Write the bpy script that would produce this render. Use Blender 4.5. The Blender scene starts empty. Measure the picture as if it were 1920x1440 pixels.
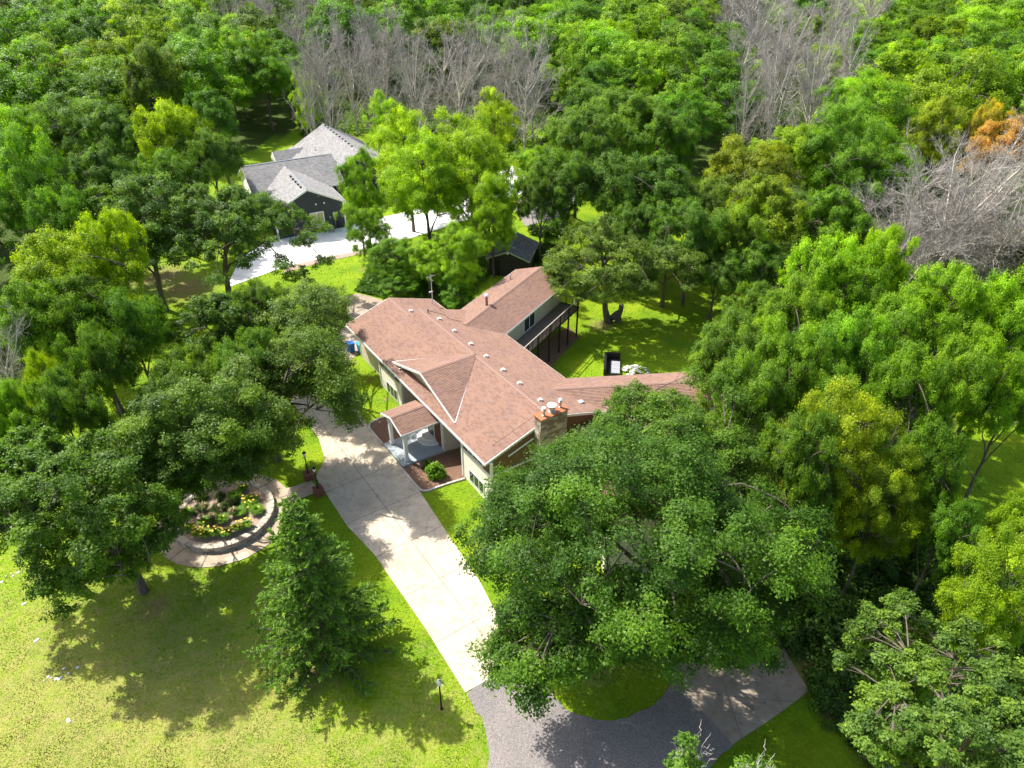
import bpy, math, random
import numpy as np
from mathutils import Vector
rng = np.random.default_rng(7)
random.seed(7)
S = bpy.context.scene
COL = S.collection
# ---------------------------------------------------------------- camera, world, sun, exposure
H, F, TH = 36.0, 1331.0, math.radians(34)
cam = bpy.data.objects.new('camera', bpy.data.cameras.new('camera'))
COL.objects.link(cam)
cam.location = (0, 0, H)
cam.rotation_euler = (math.radians(90) - TH, 0, 0)
cam.data.sensor_width = 36.0
cam.data.lens = 36.0 * F / 1920
cam.data.clip_end = 4000
S.camera = cam
SUN_EL, SUN_AZ = math.radians(52), math.radians(301.6)      # compass angle from +Y towards +X
w = bpy.data.worlds.new('World'); S.world = w; w.use_nodes = True
nt = w.node_tree; nt.nodes.clear()
sky = nt.nodes.new('ShaderNodeTexSky'); sky.sky_type = 'NISHITA'; sky.sun_disc = False
sky.sun_elevation = SUN_EL; sky.sun_rotation = SUN_AZ; sky.dust_density = 3.0; sky.ozone_density = 0.6; sky.air_density = 0.9
bg = nt.nodes.new('ShaderNodeBackground'); bg.inputs[1].default_value = 0.145
wo = nt.nodes.new('ShaderNodeOutputWorld')
nt.links.new(sky.outputs[0], bg.inputs[0]); nt.links.new(bg.outputs[0], wo.inputs[0])
sl = bpy.data.lights.new('sun', 'SUN'); sl.energy = 4.8; sl.angle = math.radians(0.55); sl.color = (1, 0.955, 0.88)
sun = bpy.data.objects.new('sun', sl); COL.objects.link(sun)
sd = Vector((math.sin(SUN_AZ) * math.cos(SUN_EL), math.cos(SUN_AZ) * math.cos(SUN_EL), math.sin(SUN_EL)))
sun.rotation_euler = sd.to_track_quat('Z', 'Y').to_euler()
sun.location = (-60, 40, 80)
S.view_settings.view_transform = 'Standard'; S.view_settings.look = 'None'
S.view_settings.exposure = 0.84; S.view_settings.gamma = 1.0
S.view_settings.use_curve_mapping = False
S.cycles.max_bounces = 6; S.cycles.diffuse_bounces = 4; S.cycles.glossy_bounces = 2
S.cycles.transmission_bounces = 4; S.cycles.transparent_max_bounces = 4
S.cycles.sample_clamp_indirect = 6

# ---------------------------------------------------------------- places
O = np.array([-1.88, 37.94]); AZ = math.radians(-34.37)     # front right eave corner of the house
U = np.array([math.sin(AZ), math.cos(AZ)]); V = np.array([math.cos(AZ), -math.sin(AZ)])

def sm(t):
    t = np.clip(t, 0, 1); return t * t * (3 - 2 * t)

def gz(x, y):
    """height of the ground: the yard falls away behind and right of the house"""
    dx, dy = np.asarray(x, float) - O[0], np.asarray(y, float) - O[1]
    u = dx * U[0] + dy * U[1]; v = dx * V[0] + dy * V[1]
    return -2 * sm((v + 4) / 12) * (1 - sm((u - .8 * v + 2) / 14))

def ray(px, py):
    x = (px - 960) / F; y = (720 - py) / F
    return np.array([x, math.cos(TH) + y * math.sin(TH), -math.sin(TH) + y * math.cos(TH)])

def at(px, py, z=0.0):
    """point at height z seen at this spot of the photograph"""
    d = ray(px, py); t = (z - H) / d[2]
    return np.array([0, 0, H]) + t * d

def gr(px, py):
    z = 0.0
    for _ in range(25):
        p = at(px, py, z); z = .5 * z + .5 * float(gz(p[0], p[1]))
    return p

def hw(u, v, z=0.0):
    """house frame -> world"""
    p = O + U * u + V * v
    return np.array([p[0], p[1], z])

def wuv(x, y):
    dx, dy = x - O[0], y - O[1]
    return dx * U[0] + dy * U[1], dx * V[0] + dy * V[1]

def pip(x, y, poly):
    x = np.asarray(x, float); y = np.asarray(y, float); ins = np.zeros(x.shape, bool)
    n = len(poly)
    for i in range(n):
        x1, y1 = poly[i][:2]; x2, y2 = poly[(i + 1) % n][:2]
        if y1 == y2: continue
        c = ((y1 > y) != (y2 > y)) & (x < (x2 - x1) * (y - y1) / (y2 - y1) + x1)
        ins ^= c
    return ins

# ---------------------------------------------------------------- materials
def newmat(name):
    m = bpy.data.materials.new(name); m.use_nodes = True
    n = m.node_tree; n.nodes.clear()
    out = n.nodes.new('ShaderNodeOutputMaterial')
    b = n.nodes.new('ShaderNodeBsdfPrincipled'); n.links.new(b.outputs[0], out.inputs[0])
    return m, n, b, out

def node(n, t, **k):
    x = n.nodes.new(t)
    for a, v in k.items(): setattr(x, a, v)
    return x

def noise(n, scale, detail=3, vec=None, rough=.55):
    x = n.nodes.new('ShaderNodeTexNoise'); x.inputs['Scale'].default_value = scale
    x.inputs['Detail'].default_value = detail; x.inputs['Roughness'].default_value = rough
    if vec is not None: n.links.new(vec, x.inputs['Vector'])
    return x.outputs['Fac']

def ramp(n, fac, stops):
    r = n.nodes.new('ShaderNodeValToRGB'); e = r.color_ramp.elements
    while len(e) < len(stops): e.new(.5)
    for i, (p, c) in enumerate(stops):
        e[i].position = p; e[i].color = (*c, 1)
    n.links.new(fac, r.inputs[0]); return r.outputs[0]

def mixc(n, fac, a, b, mode='MIX'):
    x = n.nodes.new('ShaderNodeMix'); x.data_type = 'RGBA'; x.blend_type = mode
    for s, v in ((x.inputs[0], fac), (x.inputs[6], a), (x.inputs[7], b)):
        if hasattr(v, 'links'): n.links.new(v, s)
        elif isinstance(v, tuple): s.default_value = (*v, 1)
        else: s.default_value = v
    return x.outputs[2]

def bump(n, b, h, strength, dist):
    x = n.nodes.new('ShaderNodeBump'); x.inputs['Strength'].default_value = strength
    x.inputs['Distance'].default_value = dist
    n.links.new(h, x.inputs['Height']); n.links.new(x.outputs[0], b.inputs['Normal'])

def geo(n): return n.nodes.new('ShaderNodeNewGeometry').outputs['Position']

def simple(name, c, rough=.7, var=.25, sc=3.0, bs=0.0, metal=0.0, spec=.4, fine=True):
    m, n, b, o = newmat(name); P = geo(n)
    f = noise(n, sc, 4, P)
    lo = tuple(v * (1 - var) for v in c); hi = tuple(min(1, v * (1 + var)) for v in c)
    col = ramp(n, f, [(.3, lo), (.7, hi)])
    if fine:
        f2 = noise(n, sc * 14, 3, P)
        col = mixc(n, .5, col, ramp(n, f2, [(.3, lo), (.7, hi)]))
    n.links.new(col, b.inputs['Base Color'])
    b.inputs['Roughness'].default_value = rough; b.inputs['Metallic'].default_value = metal
    b.inputs['Specular IOR Level'].default_value = spec
    if bs: bump(n, b, noise(n, sc * 20, 3, P), bs, .01)
    return m

# leaves: the object's colour is the species' colour, 'lv' varies it from leaf to leaf
def leafmat(name, transl=.40, rough=.48, spec=.22):
    m, n, b, o = newmat(name)
    oi = node(n, 'ShaderNodeObjectInfo'); a = node(n, 'ShaderNodeAttribute', attribute_name='lv')
    k = ramp(n, a.outputs['Fac'], [(0, (.42, .50, .5)), (.42, (.85, .9, .85)), (.75, (1.3, 1.22, .85)), (1, (1.75, 1.6, .8))])
    col = mixc(n, 1.0, oi.outputs['Color'], k, 'MULTIPLY')
    n.links.new(col, b.inputs['Base Color'])
    b.inputs['Roughness'].default_value = rough; b.inputs['Specular IOR Level'].default_value = spec
    t = node(n, 'ShaderNodeBsdfTranslucent')
    n.links.new(mixc(n, 1.0, col, (1.55, 1.6, .5), 'MULTIPLY'), t.inputs[0])
    mx = node(n, 'ShaderNodeMixShader'); mx.inputs[0].default_value = transl
    n.links.new(b.outputs[0], mx.inputs[1]); n.links.new(t.outputs[0], mx.inputs[2])
    n.links.new(mx.outputs[0], o.inputs[0])
    return m
LEAF = leafmat('leaf')
NEEDLE = leafmat('needle', .22, .55, .3)

def barkmat(name, c1, c2):
    m, n, b, o = newmat(name); P = geo(n)
    mp = node(n, 'ShaderNodeMapping'); mp.inputs['Scale'].default_value = (9, 9, 1.6); n.links.new(P, mp.inputs[0])
    f = noise(n, 1.0, 6, mp.outputs[0], .7)
    n.links.new(ramp(n, f, [(.3, c1), (.7, c2)]), b.inputs['Base Color'])
    b.inputs['Roughness'].default_value = .9; bump(n, b, f, .8, .05)
    return m
BARK = barkmat('bark', (.06, .045, .033), (.2, .165, .13))
DEADBARK = barkmat('dead_bark', (.23, .205, .18), (.50, .46, .41))
PALEBARK = barkmat('dead_trunk_bark', (.34, .30, .25), (.68, .62, .54))
PALEWOOD = barkmat('weathered_branch', (.3, .27, .24), (.55, .51, .46))

def groundmat():
    m, n, b, o = newmat('lawn_and_forest_floor'); P = geo(n)
    dry = node(n, 'ShaderNodeAttribute', attribute_name='dry').outputs['Fac']
    wood = node(n, 'ShaderNodeAttribute', attribute_name='wood').outputs['Fac']
    dirt = node(n, 'ShaderNodeAttribute', attribute_name='dirt').outputs['Fac']
    n1 = noise(n, .28, 5, P, .6); n2 = noise(n, 5.5, 4, P, .7); n3 = noise(n, 28, 3, P, .7); n4 = noise(n, 1.6, 5, P, .65)
    lush = ramp(n, n1, [(.3, (.12, .235, .008)), (.52, (.195, .305, .009)), (.75, (.28, .36, .014))])
    fine = ramp(n, n3, [(.3, (.8, .83, .8)), (.7, (1.16, 1.14, 1.1))])
    mid = ramp(n, n2, [(.32, (.72, .78, .7)), (.68, (1.25, 1.2, 1.15))])
    lush = mixc(n, 1.0, mixc(n, 1.0, lush, mid, 'MULTIPLY'), fine, 'MULTIPLY')
    straw = ramp(n, n3, [(.3, (.28, .24, .07)), (.7, (.43, .36, .14))])
    ad = node(n, 'ShaderNodeMath', operation='ADD'); n.links.new(dry, ad.inputs[0]); n.links.new(n4, ad.inputs[1])
    ad2 = node(n, 'ShaderNodeMath', operation='MULTIPLY_ADD'); n.links.new(n2, ad2.inputs[0]); ad2.inputs[1].default_value = .55; n.links.new(ad.outputs[0], ad2.inputs[2])
    mr = node(n, 'ShaderNodeMapRange'); n.links.new(ad2.outputs[0], mr.inputs[0])
    mr.inputs[1].default_value = .93; mr.inputs[2].default_value = 1.5; mr.inputs[4].default_value = .85
    col = mixc(n, mr.outputs[0], lush, straw)
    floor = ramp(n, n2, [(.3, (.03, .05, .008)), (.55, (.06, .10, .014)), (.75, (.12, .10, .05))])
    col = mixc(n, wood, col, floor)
    soil = ramp(n, n2, [(.3, (.16, .10, .05)), (.7, (.34, .25, .13))])
    dm = node(n, 'ShaderNodeMath', operation='MULTIPLY_ADD'); n.links.new(n2, dm.inputs[0]); dm.inputs[1].default_value = .9; n.links.new(dirt, dm.inputs[2])
    dr = node(n, 'ShaderNodeMapRange'); n.links.new(dm.outputs[0], dr.inputs[0]); dr.inputs[1].default_value = .75; dr.inputs[2].default_value = 1.15
    col = mixc(n, dr.outputs[0], col, soil)
    n.links.new(col, b.inputs['Base Color']); b.inputs['Roughness'].default_value = .85
    b.inputs['Specular IOR Level'].default_value = .15
    bump(n, b, n3, .6, .05)
    return m
GROUND = groundmat()

def concretemat(name, c, stain=(.55, .5, .45), agg=90):
    m, n, b, o = newmat(name); P = geo(n)
    base = ramp(n, noise(n, .8, 5, P), [(.3, tuple(v * .86 for v in c)), (.7, tuple(min(1, v * 1.08) for v in c))])
    grain = ramp(n, noise(n, agg, 2, P), [(.3, (.86, .86, .86)), (.7, (1.1, 1.1, 1.1))])
    st = ramp(n, noise(n, 1.9, 6, P, .75), [(.48, (1, 1, 1)), (.8, stain)])
    col = mixc(n, 1.0, mixc(n, 1.0, base, grain, 'MULTIPLY'), st, 'MULTIPLY')
    wv = node(n, 'ShaderNodeTexVoronoi', feature='DISTANCE_TO_EDGE'); wv.inputs['Scale'].default_value = .21
    ds = mixc(n, .12, P, n.nodes.new('ShaderNodeTexNoise').outputs['Color']); n.links.new(ds, wv.inputs['Vector'])
    cr = ramp(n, wv.outputs['Distance'], [(0, (.84, .82, .79)), (.004, (1, 1, 1))])
    bl = ramp(n, noise(n, .22, 3, P), [(.35, (.88, .87, .86)), (.65, (1.05, 1.04, 1.03))])
    col = mixc(n, 1.0, mixc(n, 1.0, col, cr, 'MULTIPLY'), bl, 'MULTIPLY')
    n.links.new(col, b.inputs['Base Color']); b.inputs['Roughness'].default_value = .88
    b.inputs['Specular IOR Level'].default_value = .2
    bump(n, b, noise(n, agg, 2, P), .3, .006)
    return m
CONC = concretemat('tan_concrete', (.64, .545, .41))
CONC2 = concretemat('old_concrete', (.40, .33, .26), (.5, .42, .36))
WHITECONC = concretemat('new_white_concrete', (.90, .89, .88), (.97, .96, .95))
WALKC = concretemat('walk_concrete', (.52, .42, .31))

def asphaltmat():
    m, n, b, o = newmat('gray_asphalt'); P = geo(n)
    v = node(n, 'ShaderNodeTexVoronoi'); v.inputs['Scale'].default_value = 32; n.links.new(P, v.inputs['Vector'])
    sp = ramp(n, v.outputs['Color'], [(.1, (.12, .11, .105)), (.5, (.205, .188, .178)), (.92, (.33, .305, .29))])
    lg = ramp(n, noise(n, .35, 4, P), [(.3, (.84, .84, .86)), (.7, (1.12, 1.08, 1.04))])
    n.links.new(mixc(n, 1.0, sp, lg, 'MULTIPLY'), b.inputs['Base Color'])
    b.inputs['Roughness'].default_value = .9; bump(n, b, v.outputs['Distance'], .5, .01)
    return m
ASPH = asphaltmat()

def shinglemat(name, cols, tab=(.32, .145)):
    m, n, b, o = newmat(name)
    uv = node(n, 'ShaderNodeUVMap').outputs[0]
    br = node(n, 'ShaderNodeTexBrick'); n.links.new(uv, br.inputs['Vector'])
    br.inputs['Scale'].default_value = 1; br.inputs['Brick Width'].default_value = tab[0]; br.inputs['Row Height'].default_value = tab[1]
    br.inputs['Mortar Size'].default_value = .006; br.inputs['Bias'].default_value = 0
    br.inputs['Color1'].default_value = (0, 0, 0, 1); br.inputs['Color2'].default_value = (1, 1, 1, 1); br.inputs['Mortar'].default_value = (.1, .1, .1, 1)
    br.offset = .37; br.offset_frequency = 3
    c = ramp(n, br.outputs['Color'], [(0, cols[0]), (.35, cols[1]), (.65, cols[2]), (1, cols[3])])
    gr_ = ramp(n, noise(n, 60, 3, uv), [(.3, (.8, .8, .8)), (.7, (1.16, 1.16, 1.16))])
    wear = ramp(n, noise(n, .5, 4, uv), [(.3, (.9, .9, .92)), (.7, (1.08, 1.06, 1.03))])
    n.links.new(mixc(n, 1.0, mixc(n, 1.0, c, gr_, 'MULTIPLY'), wear, 'MULTIPLY'), b.inputs['Base Color'])
    b.inputs['Roughness'].default_value = .9; b.inputs['Specular IOR Level'].default_value = .25
    bump(n, b, noise(n, 60, 3, uv), .5, .01)
    return m
SHING = shinglemat('terracotta_shingle', [(.20, .122, .093), (.245, .148, .112), (.29, .172, .122), (.25, .166, .14)])
SHINGG = shinglemat('gray_shingle', [(.18, .18, .182), (.255, .252, .248), (.32, .314, .306), (.23, .23, .234)])
SHINGD = shinglemat('weathered_gray_shingle', [(.13, .12, .12), (.2, .19, .18), (.27, .25, .24), (.17, .16, .16)])
RIDGE = simple('ridge_cap_shingle', (.275, .172, .135), .9, .2, 6)
RIDGEG = simple('gray_ridge_cap', (.26, .27, .28), .9, .2, 6)
CREAM = simple('cream_siding', (.80, .75, .61), .6, .04, 2)
TANS = simple('tan_siding', (.56, .50, .39), .65, .05, 2)
BROWN = simple('brown_board', (.17, .095, .05), .7, .2, 4)
WHITE = simple('white_paint', (.80, .79, .76), .5, .03, 2)
CHAR = simple('charcoal_siding', (.032, .042, .048), .6, .12, 2)
CHARD = simple('dark_brown_siding', (.045, .036, .026), .7, .2, 2)
GLASS, n_, b_, o_ = newmat('window_glass')
b_.inputs['Base Color'].default_value = (.02, .035, .045, 1); b_.inputs['Roughness'].default_value = .06; b_.inputs['Specular IOR Level'].default_value = .9
BLIND = simple('tan_window_blind', (.42, .36, .24), .5, .1, 3)
BLACK = simple('black_metal', (.012, .012, .013), .45, .1, 5)
STEEL = simple('galvanised_metal', (.55, .55, .55), .38, .12, 5, metal=.7)
WHITEM = simple('white_metal', (.82, .81, .80), .4, .05, 5)
RUST = simple('rusty_metal', (.36, .13, .05), .7, .45, 5)
PINKM = simple('pale_pink_metal', (.62, .50, .46), .5, .08, 5)
PIPE = simple('weathered_red_pipe', (.30, .13, .09), .6, .2, 5)
DECK = simple('weathered_deck_board', (.20, .155, .12), .8, .25, 3)
DECKDK = simple('dark_stained_timber', (.022, .016, .012), .7, .2, 3)
RAILTOP = simple('greyed_rail', (.30, .26, .21), .8, .15, 3)
MULCH = simple('bark_mulch', (.20, .115, .075), .95, .6, 9, .8)
MULCH2 = simple('pale_wood_mulch', (.38, .27, .22), .95, .45, 9, .8)
CURB = concretemat('pale_curb', (.62, .59, .55))
STONE = simple('grey_limestone', (.40, .35, .29), .9, .35, 2.2, .6)
STONE2 = simple('pale_limestone', (.52, .45, .36), .9, .25, 2.2, .6)
STONE3 = simple('brown_fieldstone', (.27, .20, .145), .9, .35, 2.2, .6)
MORTAR = simple('dark_mortar', (.16, .14, .12), .95, .2, 5)
BRICK = simple('red_brick', (.22, .085, .055), .9, .3, 4)
YELLOW = simple('yellow_petal', (.82, .60, .05), .6, .15, 6)
PLUME = simple('tan_grass_plume', (.45, .36, .2), .8, .2, 6)
SLATE = simple('blue_grey_slate', (.36, .40, .43), .7, .14, 1.2)
GREYF = simple('grey_cushion', (.30, .31, .34), .9, .1, 5)
BLUE = simple('blue_plastic', (.02, .12, .45), .4, .1, 5)
TEAL = simple('teal_plastic', (.02, .30, .45), .4, .1, 5)
REDP = simple('red_plastic', (.6, .04, .02), .5, .1, 5)
RED_STONE = simple('white_rock', (.68, .66, .62), .9, .2, 4)
FRONTDOOR = simple('blue_grey_door', (.03, .07, .10), .4, .1, 5)

# ---------------------------------------------------------------- object helpers
def mesh(name, verts, faces, mat=None, uvs=None):
    me = bpy.data.meshes.new(name)
    me.from_pydata([tuple(map(float, v)) for v in verts], [], faces)
    if uvs is not None:
        l = me.uv_layers.new(name='UVMap'); l.data.foreach_set('uv', np.asarray(uvs, np.float32).ravel())
    for m in (mat if isinstance(mat, (list, tuple)) else [mat]):
        if m: me.materials.append(m)
    me.update(); return me

def link(name, data, parent=None, **props):
    o = bpy.data.objects.new(name, data); COL.objects.link(o)
    if parent: o.parent = parent
    for k, v in props.items(): o[k] = v
    return o

def thing(name, label, cat, loc=(0, 0, 0), rz=0.0, group=None, data=None):
    o = bpy.data.objects.new(name, data); COL.objects.link(o)
    o.location = tuple(float(c) for c in loc); o.rotation_euler = (0, 0, rz)
    o['label'] = label; o['category'] = cat
    if group: o['group'] = group
    if data is None: o.empty_display_size = .3
    return o

class MB:
    def __init__(s): s.v = []; s.f = []
    def add(s, vs, fs):
        k = len(s.v); s.v += [tuple(map(float, p)) for p in vs]; s.f += [tuple(i + k for i in f) for f in fs]; return s
    def hexa(s, p):     # 8 points: bottom 0-3 (ccw), top 4-7
        return s.add(p, [(3, 2, 1, 0), (4, 5, 6, 7), (0, 1, 5, 4), (1, 2, 6, 5), (2, 3, 7, 6), (3, 0, 4, 7)])
    def box(s, x0, x1, y0, y1, z0, z1):
        return s.hexa([(x0, y0, z0), (x1, y0, z0), (x1, y1, z0), (x0, y1, z0), (x0, y0, z1), (x1, y0, z1), (x1, y1, z1), (x0, y1, z1)])
    def bar(s, a, b, w, h, up=(0, 0, 1)):
        a = Vector(a); b = Vector(b); d = (b - a).normalized(); up = Vector(up)
        r = d.cross(up)
        if r.length < 1e-4: r = d.cross(Vector((1, 0, 0)))
        r.normalize(); q = r.cross(d).normalized()
        r *= w / 2; q *= h / 2
        return s.hexa([a - r - q, a + r - q, b + r - q, b - r - q, a - r + q, a + r + q, b + r + q, b - r + q])
    def lathe(s, prof, k=14, c=(0, 0, 0)):
        vs = []; fs = []
        for r, z in prof:
            for i in range(k):
                t = 2 * math.pi * i / k; vs.append((c[0] + r * math.cos(t), c[1] + r * math.sin(t), c[2] + z))
        for j in range(len(prof) - 1):
            for i in range(k):
                fs.append((j * k + i, j * k + (i + 1) % k, (j + 1) * k + (i + 1) % k, (j + 1) * k + i))
        fs.append(tuple(range(k))[::-1]); fs.append(tuple((len(prof) - 1) * k + i for i in range(k)))
        return s.add(vs, fs)
    def prism(s, poly, dz):   # 3D polygon, extruded down by dz along z
        n = len(poly); vs = list(poly) + [(p[0], p[1], p[2] - dz) for p in poly]
        fs = [tuple(range(n)), tuple(range(2 * n - 1, n - 1, -1))] + [(i, i + n, (i + 1) % n + n, (i + 1) % n) for i in range(n)]
        return s.add(vs, fs)
    def build(s, name, mat, parent=None, **pr):
        return link(name, mesh(name, s.v, s.f, mat), parent, **pr)

def tubes(paths, radii, k=4):
    """paths (P,n,3), radii (P,n) -> verts, quads"""
    P, n, _ = paths.shape
    t = np.gradient(paths, axis=1); t /= np.linalg.norm(t, axis=2, keepdims=True) + 1e-9
    ref = np.where(np.abs(t[..., 2:3]) > .9, np.array([1., 0, 0]), np.array([0, 0, 1.]))
    a = np.cross(t, ref); a /= np.linalg.norm(a, axis=2, keepdims=True) + 1e-9
    b = np.cross(t, a)
    ang = np.arange(k) * 2 * np.pi / k
    v = paths[:, :, None, :] + radii[:, :, None, None] * (a[:, :, None, :] * np.cos(ang)[None, None, :, None] + b[:, :, None, :] * np.sin(ang)[None, None, :, None])
    idx = np.arange(P * n * k).reshape(P, n, k)
    q = np.stack([idx[:, :-1, :], np.roll(idx, -1, 2)[:, :-1, :], np.roll(idx, -1, 2)[:, 1:, :], idx[:, 1:, :]], -1).reshape(-1, 4)
    return v.reshape(-1, 3), q

def fastmesh(name, v, q, mat, attrs=None, smooth=False):
    """numpy verts and quads/tris of one size -> mesh"""
    me = bpy.data.meshes.new(name)
    n = q.shape[1]
    me.vertices.add(len(v)); me.vertices.foreach_set('co', np.ascontiguousarray(v, np.float32).ravel())
    me.loops.add(q.size); me.loops.foreach_set('vertex_index', np.ascontiguousarray(q, np.int32).ravel())
    me.polygons.add(len(q)); me.polygons.foreach_set('loop_start', np.arange(0, q.size, n, dtype=np.int32))
    me.polygons.foreach_set('loop_total', np.full(len(q), n, np.int32))
    if attrs:
        for k, (dom, a) in attrs.items():
            at_ = me.attributes.new(k, 'FLOAT', dom); at_.data.foreach_set('value', np.ascontiguousarray(a, np.float32))
    me.materials.append(mat); me.update(calc_edges=True)
    if smooth: me.shade_smooth()
    return me

def nrm(a): return a / (np.linalg.norm(a, axis=-1, keepdims=True) + 1e-9)

def leaves(cen, nor, L, W, lv, r, droop=.0):
    """one three-cornered leaf per centre"""
    N = len(cen)
    t = np.cross(nor, nrm(r.normal(size=(N, 3)))); t = nrm(t); t[:, 2] -= droop; t = nrm(t)
    b = nrm(np.cross(nor, t)); L = L[:, None]; W = W[:, None]
    v = np.stack([cen - t * L * .45 + b * W * .55, cen - t * L * .35 - b * W * .55, cen + t * L * .6], 1).reshape(-1, 3)
    return v, np.arange(3 * N).reshape(N, 3), lv

# ---------------------------------------------------------------- the setting: ground, paving
def UVP(u, v): return tuple(hw(u, v)[:2])
DRIVE = [(-12.0, -9.05), (-12.05, -7.3), (-9.6, -5.2), (-8.6, -4.75), (-5.9, -4.25), (-2.1, -3.95), (3.6, -3.42), (7.0, -3.28), (13.3, -3.2), (20.8, -2.6), (26, -1.2), (31, -.5), (31, -6.5), (22, -7.2), (14, -7.2), (11.2, -7.8), (9.6, -9.2), (3.6, -9.3), (0, -8.85), (-7.2, -8.85)]
PAD_LEFT = [tuple(gr(*p)[:2]) for p in ((560, 640), (600, 585), (637, 560.5), (669, 550.6), (691, 555), (717, 563), (760, 600), (700, 640), (640, 690))]
ASPH_P = [tuple(gr(*p)[:2]) for p in ((872, 1298), (905, 1350), (917, 1395), (914, 1440), (895, 1500), (850, 1600), (1250, 1640), (1330, 1500), (1335, 1432), (1374, 1396), (1295, 1311), (1262, 1268), (1244, 1306), (1215, 1330), (1180, 1346), (1150, 1352), (1115, 1351), (1085, 1342), (1060, 1330), (1040, 1308), (1027, 1284), (1005, 1262), (960, 1258), (924, 1273))]
PAD_R = [tuple(gr(*p)[:2]) for p in ((1262, 1268), (1295, 1311), (1374, 1396), (1516, 1296), (1462, 1202), (1425, 1140), (1390, 1060), (1190, 1060), (1225, 1185))]
RC = np.array([-20.36, 36.48])
BEDR = [hw(*p)[:2] for p in ((6.8, -3.3), (3.95, -3.3), (3.55, -3.0), (3.5, .4), (3.5, 3.2), (6.9, 3.2), (6.85, .2))]
BEDL = [hw(*p)[:2] for p in ((10.25, -3.2), (12.9, -3.15), (13.5, -2.8), (13.6, -1.2), (13.9, .6), (13.9, 3.2), (10.6, 3.2), (10.3, .2))]
NBP = [tuple(gr(*p)[:2]) for p in ((425, 540), (533, 501), (600, 485), (681, 469), (750, 453), (880, 412), (1000, 352), (1010, 325), (960, 312), (880, 352), (800, 388), (700, 412), (640, 425), (540, 428), (450, 485))]
NBP2 = [tuple(gr(*p)[:2]) for p in ((1000, 352), (960, 385), (985, 425), (1060, 405), (1100, 350), (1060, 330))]
DRIVE_W = [UVP(*p) for p in DRIVE]
PINE = None
house_foot = [hw(*p)[:2] for p in ((0, .3), (24, .3), (24, 9), (19, 11), (0, 11))]
HARD = [DRIVE_W, PAD_LEFT, ASPH_P, PAD_R, BEDR, BEDL, NBP, NBP2, house_foot]

# forest floor polygon (bases of the wood), in photograph terms
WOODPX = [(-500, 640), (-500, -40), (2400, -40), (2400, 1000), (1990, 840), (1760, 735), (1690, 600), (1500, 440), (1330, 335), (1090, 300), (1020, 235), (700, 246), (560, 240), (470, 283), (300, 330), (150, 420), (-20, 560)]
WOOD2PX = [(1400, 480), (1395, 570), (1345, 650), (1330, 720), (1330, 1010), (1440, 1010), (1520, 900), (1790, 900), (1800, 790), (1760, 735), (1690, 600), (1500, 440)]
def wpt(px, py):
    py = max(py, -60)
    return tuple(gr(px, py)[:2])
WOOD = [wpt(*p) for p in WOODPX]; WOOD2 = [wpt(*p) for p in WOOD2PX]; WOOD3 = [wpt(*p) for p in ((-20, 560), (150, 420), (270, 470), (240, 560), (200, 640), (60, 680), (-60, 800), (-300, 800))]
FIELDS = [[wpt(*p) for p in q] for q in (((1380, 35), (1700, 42), (1760, -25), (1370, -25)), ((-60, 190), (12, 190), (22, 130), (-60, 105)))]
UNDER = [tuple(gr(*p)[:2]) for p in ((1450, 1185), (1530, 1300), (1590, 1400), (1700, 1500), (2100, 1500), (2100, 1000), (1900, 1020), (1800, 1000), (1700, 920), (1500, 900), (1420, 1050))]

def build_ground():
    xs = np.concatenate([-np.geomspace(1800, 80, 24), np.arange(-72, 72.1, 1.0), np.geomspace(80, 1800, 24)])
    ys = np.concatenate([[-900, -400, -150, -60, -20, 0], np.arange(8, 130, 1.0), np.geomspace(131, 2500, 50)])
    X, Y = np.meshgrid(xs, ys); Z = gz(X, Y)
    nx, ny = len(xs), len(ys)
    v = np.stack([X, Y, Z], -1).reshape(-1, 3)
    i = np.arange(nx * ny).reshape(ny, nx)
    q = np.stack([i[:-1, :-1], i[:-1, 1:], i[1:, 1:], i[1:, :-1]], -1).reshape(-1, 4)
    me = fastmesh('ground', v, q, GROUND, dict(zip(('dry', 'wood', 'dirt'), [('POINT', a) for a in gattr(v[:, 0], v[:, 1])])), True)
    return link('ground', me, kind='structure')

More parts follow.
